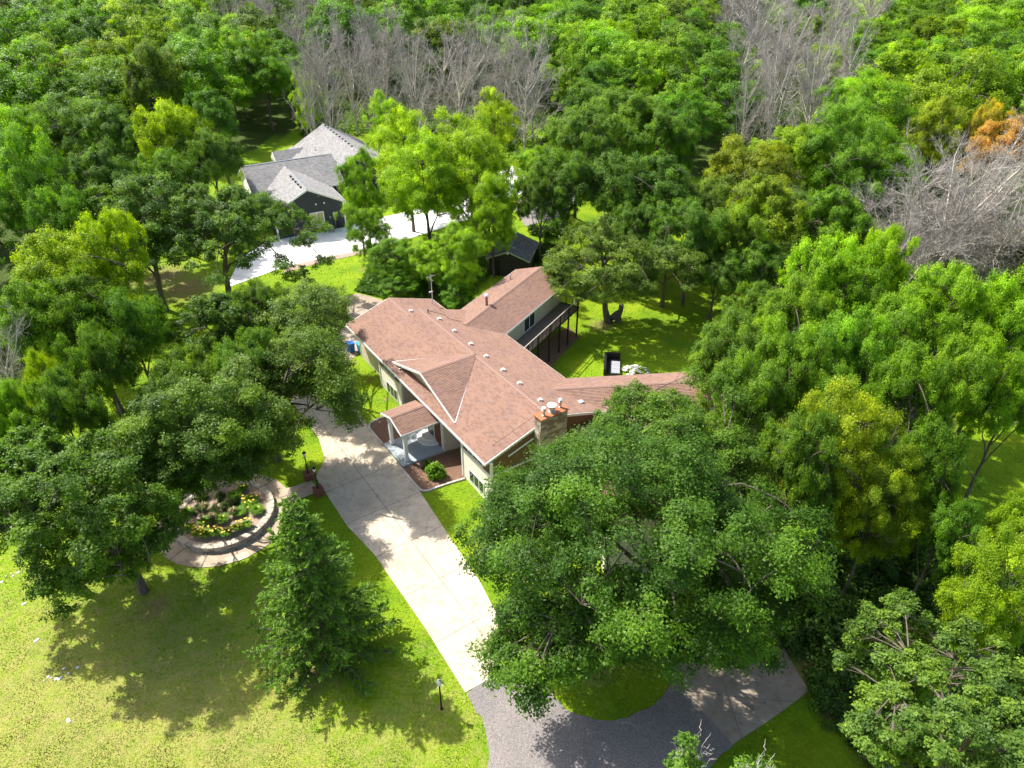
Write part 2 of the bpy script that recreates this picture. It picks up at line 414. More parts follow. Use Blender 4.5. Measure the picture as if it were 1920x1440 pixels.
def gattr(x, y):
    # dry, straw-coloured turf in the sunny south-west; bare soil under the big oaks
    dry = .50 * np.exp(-(((x + 26) / 17) ** 2 + ((y - 22) / 12) ** 2)) + .30 * np.exp(-(((x + 8) / 12) ** 2 + ((y - 21) / 5) ** 2))
    dry = dry + .12 * np.exp(-(((x - 18) / 20) ** 2 + ((y - 66) / 12) ** 2))
    dry = dry - .25 * np.exp(-(((x + 9) / 3) ** 2 + ((y - 23) / 2.5) ** 2)) - .12 * np.exp(-(((x + 3) / 6) ** 2 + ((y - 33) / 6) ** 2))
    dry = np.where(y > 80, dry + .02, dry)
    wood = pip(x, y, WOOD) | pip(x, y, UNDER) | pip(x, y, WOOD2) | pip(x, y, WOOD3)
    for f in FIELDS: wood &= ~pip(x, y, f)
    dirt = np.zeros_like(x)
    for px, py, r in ((1110, 1240, 2.2), (1190, 1200, 3.0), (290, 1140, 1.6), (686, 505, 1.3), (1520, 1260, 1.8), (350, 540, 5), (300, 520, 5), (1560, 1330, 1.2), (1130, 610, 2.0), (925, 960, .8), (500, 1115, 1.3), (600, 1240, 2.4), (828, 1330, .5)):
        c = gr(px, py); dirt = np.maximum(dirt, .62 * np.exp(-(((x - c[0]) / r) ** 2 + ((y - c[1]) / r) ** 2)))
    # bare strip along the front wall
    dx, dy = x - O[0], y - O[1]; u = dx * U[0] + dy * U[1]; vv = dx * V[0] + dy * V[1]
    strip = np.exp(-((vv + .1) / .35) ** 2) * ((u > -1) & (u < 3.6) | (u > 14) & (u < 25)) * .6
    return dry, wood.astype(float), np.maximum(dirt, strip)
build_ground()

def clip(poly, nx, ny, c):      # keep nx*x+ny*y<=c
    out = []
    for i in range(len(poly)):
        a = poly[i]; b = poly[(i + 1) % len(poly)]
        da = nx * a[0] + ny * a[1] - c; db = nx * b[0] + ny * b[1] - c
        if da <= 0: out.append(a)
        if da * db < 0:
            t = da / (da - db); out.append((a[0] + t * (b[0] - a[0]), a[1] + t * (b[1] - a[1])))
    return out

def drape(name, polys, mat, lift, parent=None, step=1.0, **pr):
    lift += .014
    """sheets that follow the ground; polys in world xy"""
    vs = []; fs = []
    for poly in polys:
        xs = [p[0] for p in poly]; ys = [p[1] for p in poly]
        # cut into cells with shapely-free clipping of a triangulated fan is fragile: use bmesh bisecting
        import bmesh
        bm = bmesh.new(); bv = [bm.verts.new((p[0], p[1], 0)) for p in poly]; bm.faces.new(bv)
        for ax, lo, hi in ((0, min(xs), max(xs)), (1, min(ys), max(ys))):
            k = math.ceil(lo / step) * step
            while k < hi:
                co = [0, 0, 0]; co[ax] = k; no = [0, 0, 0]; no[ax] = 1
                bmesh.ops.bisect_plane(bm, geom=bm.verts[:] + bm.edges[:] + bm.faces[:], plane_co=co, plane_no=no); k += step
        bmesh.ops.triangulate(bm, faces=bm.faces[:])
        bm.verts.index_update(); k0 = len(vs)
        for v_ in bm.verts: vs.append((v_.co.x, v_.co.y, float(gz(v_.co.x, v_.co.y)) + lift))
        for f in bm.faces:
            idx = [k0 + v_.index for v_ in f.verts]
            if f.normal.z < 0: idx.reverse()
            fs.append(tuple(idx))
        bm.free()
    return link(name, mesh(name, vs, fs, mat), parent, **pr)

def slabs(rootname, poly_uv, us, vs, mat, lift, tow, gap=.018):
    """cast slabs with open joints, each one a piece of the paving"""
    base = drape(rootname, [[tow(*p) for p in poly_uv]], MORTAR, lift - .006, kind='structure')
    for i in range(len(us) - 1):
        for j in range(len(vs) - 1):
            p = clip(poly_uv, -1, 0, -(us[i] + gap)); 
            if len(p) > 2: p = clip(p, 1, 0, us[i + 1] - gap)
            if len(p) > 2: p = clip(p, 0, -1, -(vs[j] + gap))
            if len(p) > 2: p = clip(p, 0, 1, vs[j + 1] - gap)
            if len(p) < 3: continue
            A = abs(sum(p[k][0] * p[(k + 1) % len(p)][1] - p[(k + 1) % len(p)][0] * p[k][1] for k in range(len(p)))) / 2
            if A < .15: continue
            drape('slab', [[tow(*q) for q in p]], mat, lift + rng.uniform(0, .004), base)
    return base
def rough(poly, a=.05, st=.4):
    out = []; r_ = np.random.default_rng(3)
    for i in range(len(poly)):
        p, q = np.array(poly[i]), np.array(poly[(i + 1) % len(poly)]); n_ = max(1, int(np.linalg.norm(q - p) / st))
        for k in range(n_): out.append(tuple(p + (q - p) * k / n_ + r_.normal(0, a, 2) * (1 if n_ > 1 else .3)))
    return out
slabs('driveway', DRIVE, [-13, -8.3, -4.2, -.25, 3.7, 7.6, 11.5, 15.4, 19.3, 23.2, 27.1, 32], [-12, -6.25, 0.5], CONC, .022, UVP)
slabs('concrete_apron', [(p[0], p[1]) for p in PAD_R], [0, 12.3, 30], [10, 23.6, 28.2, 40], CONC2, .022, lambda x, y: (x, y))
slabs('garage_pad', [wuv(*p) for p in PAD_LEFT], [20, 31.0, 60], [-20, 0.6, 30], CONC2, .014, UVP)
drape('asphalt_drive', [rough(ASPH_P)], ASPH, .016, kind='structure')
slabs('neighbour_patio', [wuv(*p) for p in NBP], [-30, 20, 30, 40, 50, 60, 70, 80, 100], [-60, -10, 0, 10, 20, 30, 45, 70], WHITECONC, .03, UVP, .008)
drape('neighbour_shade_sheet', [NBP2], ASPH, .02, kind='structure')  # shade beyond the white paving, painted as a sheet of asphalt gray
gravel_edge = [tuple(gr(*p)[:2]) for p in ((533, 501), (600, 485), (681, 469), (690, 474), (603, 492), (533, 512))]
drape('gravel_strip', [gravel_edge], MULCH2, .02, kind='structure')
drape('under_deck_gravel', [[tuple(gr(*p)[:2]) for p in ((1086, 633), (1052, 667), (1012, 712), (985, 690), (1020, 640), (1066, 612))]], MULCH, .012, kind='structure')

# ring walk round the stone planter and the link to the drive
def ringpoly(r, n=48, a0=0, a1=2 * math.pi): return [(RC[0] + r * math.cos(a0 + (a1 - a0) * i / n), RC[1] + r * math.sin(a0 + (a1 - a0) * i / n)) for i in range(n)]
walk = drape('garden_walk', [ringpoly(4.62)], MORTAR, .012, kind='structure')
for i in range(12):
    a0 = i * math.pi / 6 + .01; a1 = (i + 1) * math.pi / 6 - .01
    pts = [(RC[0] + 3.3 * math.cos(a0 + (a1 - a0) * k / 4), RC[1] + 3.3 * math.sin(a0 + (a1 - a0) * k / 4)) for k in range(5)]
    pts += [(RC[0] + 4.64 * math.cos(a1 - (a1 - a0) * k / 4), RC[1] + 4.64 * math.sin(a1 - (a1 - a0) * k / 4)) for k in range(5)]
    drape('slab', [pts], WALKC, .02, walk)
drape('slab', [[tuple(gr(*p)[:2]) for p in ((421, 1046), (425, 1058), (447, 1052.5), (468, 1044), (465, 1034), (440, 1042))]], CONC, .028, walk)
drape('slab', [[tuple(gr(*p)[:2]) for p in ((530, 918), (548, 943), (575, 931), (600, 921), (583, 900), (556, 911))]], WALKC, .028, walk)

# ---------------------------------------------------------------- course-laid surfaces (shingles, siding)
def courses(poly, sdir, tdir, nrmv, step, lo, hi, jitter=0):
    """poly: 3D points. Returns verts, faces, uvs of stepped strips"""
    p0 = np.array(poly[0], float); sd_ = np.array(sdir, float); td = np.array(tdir, float); nv = np.array(nrmv, float)
    P2 = [(float(np.dot(np.array(p) - p0, sd_)), float(np.dot(np.array(p) - p0, td))) for p in poly]
    ts = [p[1] for p in P2]; t0, t1 = min(ts), max(ts)
    vs = []; fs = []; uv = []
    k = 0; n = int(math.ceil((t1 - t0) / step - 1e-6))
    for k in range(n):
        a = t0 + k * step; b = min(a + step, t1)
        q = clip(P2, 0, -1, -a)
        if len(q) > 2: q = clip(q, 0, 1, b)
        if len(q) < 3: continue
        i0 = len(vs)
        for s_, t_ in q:
            l = lo + (hi - lo) * (t_ - a) / step
            vs.append(tuple(p0 + sd_ * s_ + td * t_ + nv * l)); uv_ = (s_ + 40, t_ - t0 + .002)
        fs.append(tuple(range(i0, i0 + len(q)))); uv += [(s_ + 40, (t_ - t0) * .996 + .002) for s_, t_ in q]
        low = [s_ for s_, t_ in q if abs(t_ - a) < 1e-6]
        if len(low) >= 2:
            i1 = len(vs); sa, sb = min(low), max(low)
            for s_, l in ((sa, 0), (sb, 0), (sb, lo), (sa, lo)): vs.append(tuple(p0 + sd_ * s_ + td * a + nv * l))
            fs.append((i1, i1 + 1, i1 + 2, i1 + 3)); uv += [(sa + 40, a - t0 + .01), (sb + 40, a - t0 + .01)] * 2
    return vs, fs, uv

def roofplane(root, poly, eave, mat=SHING, thick=.14, base=None, step=.145, soffit=WHITE):
    """poly CCW from above (3D, planar). eave: horizontal course direction."""
    P = [np.array(p, float) for p in poly]
    n = np.cross(P[1] - P[0], P[2] - P[0]); n /= np.linalg.norm(n)
    if n[2] < 0: n = -n; P = P[::-1]
    e = np.array([*eave, 0.0]); e -= n * e.dot(n); e /= np.linalg.norm(e)
    t = np.cross(n, e)
    if t[2] < 0: e = -e; t = -t
    deck = MB().prism([tuple(p) for p in P], thick).build('roof', soffit, root)
    vs, fs, uv = courses([tuple(p + n * .004) for p in P], e, t, n, step, .022, .003)
    link('shingles', mesh('shingles', vs, fs, mat, uv), deck, kind='stuff')
    return deck

def wallpanel(root, p0, p1, z0, zt0, zt1, mat, lap=.16, apex=None, thick=.16, vertical=False):
    """local xy p0->p1, outward is to the right of the direction"""
    a = np.array(p0, float); b = np.array(p1, float); d = (b - a); L = np.linalg.norm(d); d /= L; o = np.array([d[1], -d[0]])
    pts = [(*a, z0), (*b, z0), (*b, zt1)]
    if apex is not None: pts.append((*(a + d * apex[0]), apex[1]))
    pts.append((*a, zt0))
    n = len(pts); vs = pts + [(p[0] - o[0] * thick, p[1] - o[1] * thick, p[2]) for p in pts]
    fs = [tuple(range(n)), tuple(range(2 * n - 1, n - 1, -1))] + [(i, i + n, (i + 1) % n + n, (i + 1) % n) for i in range(n)]
    wl = link('wall', mesh('wall', vs, fs, mat), root)
    if vertical:
        m = MB(); k = .3
        while k < L - .05:
            zt = zt0 + (zt1 - zt0) * k / L
            if apex is not None:
                zt = zt0 + (apex[1] - zt0) * k / apex[0] if k < apex[0] else apex[1] + (zt1 - apex[1]) * (k - apex[0]) / (L - apex[0])
            c = a + d * k
            m.hexa([(*(c - d * .02), z0), (*(c - d * .02 + o * .018), z0), (*(c + d * .02 + o * .018), z0), (*(c + d * .02), z0),
                    (*(c - d * .02), zt), (*(c - d * .02 + o * .018), zt), (*(c + d * .02 + o * .018), zt), (*(c + d * .02), zt)]); k += .3
        m.build('battens', mat, wl, kind='stuff')
    else:
        q = [(p[0] + o[0] * .002, p[1] + o[1] * .002, p[2]) for p in pts]
        vs, fs, uv = courses(q, (d[0], d[1], 0), (0, 0, 1), (o[0], o[1], 0), lap, .024, .004)
        link('siding', mesh('siding', vs, fs, mat), wl, kind='stuff')
    return wl

def window(root, p0, p1, z0, z1, panes=1, rows=1, frame=WHITE, fw=.07, proud=.05, glass=GLASS, name='window'):
    a = np.array(p0, float); b = np.array(p1, float); d = (b - a); L = np.linalg.norm(d); d /= L; o = np.array([d[1], -d[0]])
    def B(s0, s1, za, zb, o0, o1):
        q = [(*(a + d * s + o * k), z) for z in (za, zb) for s, k in ((s0, o1), (s1, o1), (s1, o0), (s0, o0))]
        return q
    f = MB()
    f.hexa(B(0, L, z0, z0 + fw, -.05, proud)); f.hexa(B(0, L, z1 - fw, z1, -.05, proud))
    xs = [i * L / panes for i in range(panes + 1)]
    for i, x in enumerate(xs):
        c = min(max(x, fw / 2), L - fw / 2); f.hexa(B(c - fw / 2, c + fw / 2, z0 + fw, z1 - fw, -.05, proud - .004))
    for r_ in range(1, rows):
        zc = z0 + (z1 - z0) * r_ / rows; f.hexa(B(fw, L - fw, zc - .02, zc + .02, -.05, proud - .012))
    w_ = f.build(name, frame, root)
    for i in range(panes):
        MB().hexa(B(xs[i] + .02, xs[i + 1] - .02, z0 + .03, z1 - .03, 0, .03)).build('pane', glass, w_)
    return w_

# ---------------------------------------------------------------- the brown-roofed house (local x = V, y = U)
RZ = -AZ
house = thing('ranch_house', 'sprawling split-level house with terracotta shingle roof, cream siding and angled wings', 'house', (O[0], O[1], 0), RZ)
def lw(x, y, z=0): u, v = wuv(x, y); return (v, u, z)
K = .32; ZE = 3.7
def q3(u, v, z): return (v, u, z)
def zr(v): return ZE + K * v
RV = 5.62; LVr = 4.56
roofplane(house, [q3(0, 0, ZE), q3(19.8, 0, ZE), q3(19.8, RV, zr(RV)), q3(0, RV, zr(RV))], (0, 1))
roofplane(house, [q3(0, 11.25, ZE), q3(19.8, 11.25, ZE), q3(19.8, RV, zr(RV)), q3(0, RV, zr(RV))], (0, 1))
roofplane(house, [q3(19.8, 0, ZE), q3(24, 0, ZE), q3(24, LVr, zr(LVr)), q3(19.8, LVr, zr(LVr))], (0, 1))
roofplane(house, [q3(19.8, 9.13, ZE), q3(24, 9.13, ZE), q3(24, LVr, zr(LVr)), q3(19.8, LVr, zr(LVr))], (0, 1))
# cross gable over the entry
ZA = 5.56; DU = 10.2
for s in (-1, 1):
    cu = DU + 5.2 * s
    P = [q3(DU, .5, ZA), q3(DU, 5.75, ZA + .01), q3(cu, .5, 3.92)]
    roofplane(house, P, (1, 0), thick=.1)
    fm = MB().bar(q3(DU, .5, ZA - .05), q3(cu, .5, 3.87), .05, .2); fm.build('fascia', WHITE, house)
    MB().bar(q3(cu, .55, zr(.55) + .05), q3(DU + .12 * s, 5.55, zr(5.55) + .03), .075, .02).build('valley_flashing', WHITEM, house)
gm = MB(); gm.hexa([q3(5.9, 1.0, 3.95), q3(14.5, 1.0, 3.95), q3(14.5, 1.12, 3.95), q3(5.9, 1.12, 3.95), q3(DU - .1, 1.0, 5.42), q3(DU + .1, 1.0, 5.42), q3(DU + .1, 1.12, 5.42), q3(DU - .1, 1.12, 5.42)])
gm.build('gable_face', TANS, house)
# ridge caps
def ridgecap(a, b, mat=RIDGE, root=house, wd=.34):
    a = np.array(a); b = np.array(b); L = np.linalg.norm(b - a); n = max(2, int(L / .3)); m = MB()
    d = (b - a) / L; r = np.array([-d[1], d[0], 0]); r /= np.linalg.norm(r)
    for i in range(n):
        p = a + (b - a) * i / n; q = a + (b - a) * (i + 1) / n
        for s in (-1, 1):
            m.hexa([tuple(x) for x in (p + (0, 0, .035), q + (0, 0, .03), q + r * s * wd / 2 - (0, 0, .035), p + r * s * wd / 2 - (0, 0, .03),
                     p + (0, 0, .06), q + (0, 0, .045), q + r * s * wd / 2 - (0, 0, .02), p + r * s * wd / 2 - (0, 0, .005))])
    return m.build('ridge_cap', mat, root)
ridgecap(q3(0, RV, zr(RV)), q3(19.8, RV, zr(RV)))
ridgecap(q3(19.8, LVr, zr(LVr)), q3(24, LVr, zr(LVr)))
ridgecap(q3(DU, .5, ZA), q3(DU, 5.4, ZA))
# eave and rake boards
def board(a, b, h=.2, w_=.05, mat=WHITE, name='fascia', root=house):
    return MB().bar((a[0], a[1], a[2] - h / 2 - .01), (b[0], b[1], b[2] - h / 2 - .01), w_, h).build(name, mat, root)
board(q3(-.03, -.03, ZE), q3(24.03, -.03, ZE))
board(q3(-.03, -.03, ZE), q3(-.03, RV, zr(RV))); board(q3(24.03, -.03, ZE), q3(24.03, LVr, zr(LVr)))
board(q3(24.03, 9.16, ZE), q3(24.03, LVr, zr(LVr))); board(q3(19.8, 9.16, ZE), q3(24.03, 9.16, ZE))
board(q3(-.03, 11.28, ZE), q3(19.8, 11.28, ZE)); board(q3(-.03, 11.25, ZE), q3(-.03, RV, zr(RV)))
# front blocks: cream below, brown band with clerestory above
VW = .42
def frontblock(u0, u1, lowwin, clr, zb=-.9):
    wallpanel(house, (VW, u1), (VW, u0), zb, 2.3, 2.3, CREAM, .11)
    wallpanel(house, (VW + .02, u1), (VW + .02, u0), 2.36, 3.58, 3.58, BROWN, vertical=True)
    MB().box(VW - .05, VW + .02, u0 - .02, u1 + .02, 2.28, 2.38).build('trim_board', WHITE, house)
    for u in (u0, u1): MB().box(VW - .07, VW + .12, u - .09, u + .09, zb, 3.6).build('corner_post', WHITE, house)
    window(house, (VW - .03, lowwin[1]), (VW - .03, lowwin[0]), lowwin[2], lowwin[3], 3, proud=.04)
    window(house, (VW - .01, clr[1]), (VW - .01, clr[0]), clr[2], clr[3], 3, proud=.04)
frontblock(-.12, 3.9, (.85, 2.9, -.12, 1.0), (.95, 3.05, 2.52, 3.0))
frontblock(13.9, 18.05, (14.75, 16.85, .12, 1.3), (14.95, 17.0, 2.6, 3.06), -.4)
# recess side walls, recess back, entry block
for (a, b, m) in (((3.0, 3.9), (VW, 3.9), TANS), ((VW, 13.9), (3.0, 13.9), TANS)):
    wallpanel(house, a if m else b, b, -.6, 4.0, 3.8, m)
wallpanel(house, (VW, 7.0), (3.2, 7.0), -.4, 3.75, 4.4, TANS)
wallpanel(house, (3.2, 10.5), (VW, 10.5), -.4, 4.4, 3.75, TANS)
wallpanel(house, (3.1, 7.0), (3.1, 3.9), -.6, 4.4, 4.4, TANS); wallpanel(house, (3.1, 13.9), (3.1, 10.5), -.6, 4.4, 4.4, TANS)
MB().box(VW + .02, VW + .2, 7.0, 10.5, -.2, 3.75).build('wall', MORTAR, house)
for u in (7.0, 10.5): MB().box(VW - .06, VW + .1, u - .08, u + .08, -.1, 3.6).build('corner_post', WHITE, house)
bw = MB()      # brick facing either side of the door
for r_ in range(47):
    z = .15 + r_ * .073
    for c0, c1 in ((7.1, 8.2), (9.5, 10.42)):
        k = c0 - (.11 if r_ % 2 else 0)
        while k < c1:
            a = max(k, c0); b = min(k + .212, c1)
            if b - a > .04: bw.box(VW - .03 - rng.uniform(0, .006), VW + .03, a, b - .012, z, z + .063)
            k += .222
bw.build('brick_facing', BRICK, house, kind='stuff')
dr = MB().box(VW - .04, VW + .02, 8.3, 9.25, .2, 2.3).build('door', FRONTDOOR, house)
MB().box(VW - .1, VW - .04, 8.36, 8.4, 1.1, 1.3).build('handle', STEEL, dr)
dfm = MB(); dfm.box(VW - .07, VW + .02, 8.2, 8.3, .15, 2.42); dfm.box(VW - .07, VW + .02, 9.25, 9.5, .15, 2.42); dfm.box(VW - .07, VW + .02, 8.3, 9.25, 2.3, 2.42); dfm.build('door_frame', WHITE, house)
# left part (garage) set back
wallpanel(house, (1.0, 23.7), (1.0, 18.05), -.3, 3.9, 3.9, TANS)
wallpanel(house, (8.8, 23.75), (.95, 23.75), -.3, 3.65, 3.85, TANS, apex=(4.24, 5.02))
wallpanel(house, (1.0, 18.1), (VW, 18.1), -.3, 3.85, 3.6, TANS)
# right gable end
wallpanel(house, (VW, -.05), (10.9, -.05), -2.2, 3.72, 3.6, BROWN, apex=(5.2, 5.3), vertical=True)
MB().box(VW, 4.1, -.13, -.06, 2.26, 2.40).build('trim_board', WHITE, house)
MB().bar(q3(-.11, 1.9, 3.55), q3(-.11, 4.1, 4.2), .05, .12).build('trim_board', WHITE, house)
# back
wallpanel(house, (10.8, 0), (10.8, 19.7), -2.3, 3.6, 3.6, TANS); wallpanel(house, (8.75, 19.7), (8.75, 23.75), -1.5, 3.6, 3.6, TANS)

# wing towards the back (with the deck) and the long wing to the right
class Wing:
    def __init__(s, az, root=house):
        a = math.radians(az); s.d = np.array([math.sin(a), math.cos(a)]); s.n = np.array([math.cos(a), -math.sin(a)]); s.root = root
    def p(s, d, n, z=0):
        q = s.d * d + s.n * n; return lw(q[0], q[1], z)
    def dirl(s, v=None):
        v = s.d if v is None else v
        return (float(v @ V), float(v @ U))
def gablewing(W, d0, d1, n0, n1, ze, k, mat=SHING, ov=0):
    nm = (n0 + n1) / 2; zt = ze + k * abs(n1 - n0) / 2
    roofplane(W.root, [W.p(d0, n0, ze), W.p(d1, n0, ze), W.p(d1, nm, zt), W.p(d0, nm, zt)], W.dirl(), mat)
    roofplane(W.root, [W.p(d0, n1, ze), W.p(d1, n1, ze), W.p(d1, nm, zt), W.p(d0, nm, zt)], W.dirl(), mat)
    return nm, zt
W1 = Wing(30.5)
nm, zt = gablewing(W1, 45.6, 60.35, -35.05, -28.95, ZE, .34)
ridgecap(W1.p(46, nm, zt), W1.p(60.35, nm, zt))
for n_e in (-35.08, -28.92): board(W1.p(46.5, n_e, ZE), W1.p(60.38, n_e, ZE), .18)
for n_e in (-35.05, -28.95): board(W1.p(60.38, n_e, ZE), W1.p(60.38, nm, zt), .18)
def wl2(W, a, b, *r, **k): return wallpanel(house, W.p(*a)[:2], W.p(*b)[:2], *r, **k)
wl2(W1, (47, -29.4), (59.9, -29.4), -2.3, 3.62, 3.62, TANS) 
wl2(W1, (59.9, -29.4), (59.9, -34.6), -2.3, 3.75, 3.75, TANS, apex=(2.6, 4.6))
wl2(W1, (59.9, -34.6), (47, -34.6), -2.3, 3.62, 3.62, TANS)
window(house, W1.p(52.1, -29.39)[:2], W1.p(54.3, -29.39)[:2], 1.55, 3.5, 2, fw=.09, name='sliding_door')
window(house, W1.p(57.6, -29.39)[:2], W1.p(58.7, -29.39)[:2], 2.75, 3.35, 2)
# deck
ZD = 1.45
frame = MB()
for n_ in (-27.3, -28.3, -29.3): frame.bar(W1.p(46.8, n_, ZD - .15), W1.p(60.0, n_, ZD - .15), .06, .2)
for d_ in np.arange(47, 60.1, 1.3): frame.bar(W1.p(d_, -29.35, ZD - .14), W1.p(d_, -27.25, ZD - .14), .05, .17)
deck = frame.build('deck_frame', DECKDK, house)
for i in range(14):
    n_ = -29.28 + i * .15
    MB().bar(W1.p(46.8, n_, ZD), W1.p(60.05, n_, ZD), .135, .035).build('deck_board', DECK, deck)
pd = [gr(*p)[:2] for p in ((1081.5, 632), (1065.5, 648), (1050, 662.5), (1032, 680), (1015, 700))]
posts_d = [float(p @ W1.d) for p in pd]; posts_d += [posts_d[-1] - 2.0, posts_d[-1] - 4.0]
railing = MB()
for i, d_ in enumerate(posts_d):
    MB().bar(W1.p(d_, -27.22, -2.05), W1.p(d_, -27.22, ZD + 1.05), .13, .13, up=(1, 0, 0)).build('post', DECKDK, deck)
dn, df = posts_d[-1], posts_d[0]
railing.bar(W1.p(dn, -27.22, ZD + 1.08), W1.p(df, -27.22, ZD + 1.08), .1, .05); railing.bar(W1.p(df, -27.22, ZD + 1.08), W1.p(df, -29.35, ZD + 1.08), .1, .05)
railing.build('top_rail', RAILTOP, deck)
r2 = MB(); r2.bar(W1.p(dn, -27.22, ZD + .2), W1.p(df, -27.22, ZD + .2), .05, .06); r2.bar(W1.p(df, -27.22, ZD + .2), W1.p(df, -29.35, ZD + .2), .05, .06)
r2.bar(W1.p(dn, -27.22, ZD + .62), W1.p(df, -27.22, ZD + .62), .04, .05)
r2.build('lower_rail', DECKDK, deck)
for d_ in np.arange(dn + .9, df, .95): MB().bar(W1.p(d_, -27.22, ZD), W1.p(d_, -27.22, ZD + 1.05), .05, .05, up=(1, 0, 0)).build('baluster', DECKDK, deck)
for n_ in (-27.9, -28.6): MB().bar(W1.p(df, n_, ZD), W1.p(df, n_, ZD + 1.05), .05, .05, up=(1, 0, 0)).build('baluster', DECKDK, deck)

W2 = Wing(84.5)      # n points towards the camera here, so back eave has the smaller n
nb, nf = -48.04, -42.93
nm2, zt2 = gablewing(W2, 1.7, 19.9, nb, nf, ZE, .32)
ridgecap(W2.p(2.4, nm2, zt2), W2.p(19.9, nm2, zt2))
board(W2.p(4.2, nb - .03, ZE), W2.p(19.93, nb - .03, ZE), .18); board(W2.p(3.9, nf + .03, ZE), W2.p(19.93, nf + .03, ZE), .18)
for n_e in (nb, nf): board(W2.p(19.93, n_e, ZE), W2.p(19.93, nm2, zt2), .18)
wl2(W2, (3.5, nf - .45), (19.5, nf - .45), -2.3, 3.6, 3.6, TANS); wl2(W2, (19.5, nf - .45), (19.5, nb + .45), -2.3, 3.6, 3.6, TANS, apex=(2.1, 4.35))
wl2(W2, (19.5, nb + .45), (4, nb + .45), -2.3, 3.6, 3.6, TANS)
# garage gable coming forward under the oak
G2 = Wing(84.5 + 90)
cd = 12.8
def gp_(e, s, z): # e = distance forward (n), s = along d2
    return W2.p(s, e, z)
for s in (-1, 1):
    roofplane(house, [gp_(-45.4, cd, 4.3), gp_(-31.5, cd, 4.3), gp_(-31.5, cd + 3.9 * s, 3.05), gp_(-45.4, cd + 3.9 * s, 3.05)], W2.dirl(W2.n))
    board(gp_(-43, cd + 3.93 * s, 3.05), gp_(-31.5, cd + 3.93 * s, 3.05), .18); board(gp_(-31.47, cd + 3.93 * s, 3.05), gp_(-31.47, cd, 4.3), .18)
ridgecap(gp_(-44.5, cd, 4.3), gp_(-31.5, cd, 4.3))
wl2(W2, (cd - 3.5, -43.2), (cd - 3.5, -31.9), -2.4, 3.05, 3.05, TANS)
wl2(W2, (cd - 3.5, -31.9), (cd + 3.5, -31.9), -2.4, 3.05, 3.05, TANS, apex=(3.5, 4.15))
wl2(W2, (cd + 3.5, -31.9), (cd + 3.5, -43.2), -2.4, 3.05, 3.05, TANS)
gd = MB(); a_, b_2 = np.array(W2.p(cd - 2.5, -31.85)[:2]), np.array(W2.p(cd + 2.5, -31.85)[:2])
for k in range(4):
    z0_ = -1.75 + k * .55
    MB().bar((*a_, z0_ + .26), (*b_2, z0_ + .26), .05, .53).build('garage_door_panel', TANS, house)

# chimney
chim = MB().box(4.2, 6.5, -.82, -.06, -2.2, 6.2).build('chimney', MORTAR, house)
stm = [STONE, STONE2, STONE3]
def face_stones(org, sdir, L, z0, z1, o, parent, hmin=.16, hmax=.3, cap=120, depth=.05):
    z = z0; rows = []
    cnt = 0
    while z < z1 - .05:
        h = min(rng.uniform(hmin, hmax), z1 - z); s = 0
        while s < L - .02:
            l = min(rng.uniform(.25, .62), L - s)
            if L - s - l < .15: l = L - s
            g_ = .012; m = MB(); e = rng.uniform(.5, 1) * depth
            a = [(org[0] + sdir[0] * x + o[0] * k, org[1] + sdir[1] * x + o[1] * k, zz) for zz in (z + g_, z + h - g_) for x, k in ((s + g_, e), (s + l - g_, e * rng.uniform(.7, 1)), (s + l - g_, -.02), (s + g_, -.02))]
            m.hexa(a).build('stone', stm[int(rng.integers(3))], parent); s += l; cnt += 1
        z += h
    return cnt
face_stones((4.2, -.82), (1, 0), 2.3, 2.2, 6.2, (0, -1), chim)
face_stones((4.2, -.06), (0, -1), .76, 2.2, 6.2, (-1, 0), chim)
face_stones((6.5, -.06), (0, -1), .76, 4.2, 6.2, (1, 0), chim)
face_stones((4.2, -.06), (1, 0), 2.3, 5.3, 6.2, (0, 1), chim)
MB().box(4.1, 6.6, -.92, .04, 6.2, 6.26).build('chimney_cap', RUST, house)
for (v_, u_, r_, h_) in ((4.62, -.52, .1, .62), (5.4, -.42, .2, .5), (6.2, -.36, .09, .62)):
    fl = MB().lathe([(r_ * 1.5, 0), (r_ * 1.3, .06), (r_, .08), (r_, h_ * .55), (r_ * 1.45, h_ * .6), (r_ * 1.45, h_ * .8), (r_ * .9, h_ * .84), (r_ * .9, h_)], 14, (v_, u_, 6.26)).build('flue', STEEL, house)
    MB().lathe([(r_ * .9, h_ - .01), (r_ * 1.75, h_), (r_ * 1.75, h_ + .05), (r_ * .9, h_ + .13)], 16, (v_, u_, 6.26)).build('flue_cap', WHITEM, fl)
# ridge vents
def tvent(u, v, z, mat=PINKM):
    m = MB(); m.box(v - .2, v + .2, u - .2, u + .2, z - .06, z + .03)
    m.hexa([(v - .16, u - .15, z + .02), (v + .17, u - .15, z - .03), (v + .17, u + .15, z - .03), (v - .16, u + .15, z + .02), (v - .1, u - .11, z + .16), (v + .1, u - .11, z + .12), (v + .1, u + .11, z + .12), (v - .1, u + .11, z + .16)])
    m.box(v + .08, v + .2, u - .18, u + .18, z + .02, z + .12)
    o = m.build('roof_vent', mat, house)
    MB().box(v + .2, v + .215, u - .15, u + .15, z - .02, z + .1).build('vent_mesh', BLACK, o)
for u_ in (17.4, 14.8, 12.1, 9.7, 7.2, 4.9, 2.2): tvent(u_, 6.28, zr(RV) - K * (6.28 - RV) + .02)
tvent(20.7, 5.1, zr(LVr) - K * (5.1 - LVr) + .02)
MB().lathe([(.06, -.1), (.06, .35), (.05, .4)], 10, (6.0, 18.9, 5.4)).build('vent_pipe', PIPE, house)
pv = W1.p(0, 0); P5 = at(912.5, 570.5, 4.72); lx = lw(P5[0], P5[1], 4.5)
vp = MB().lathe([(.12, 0), (.12, 1.05)], 12, lx).build('vent_pipe', PIPE, house)
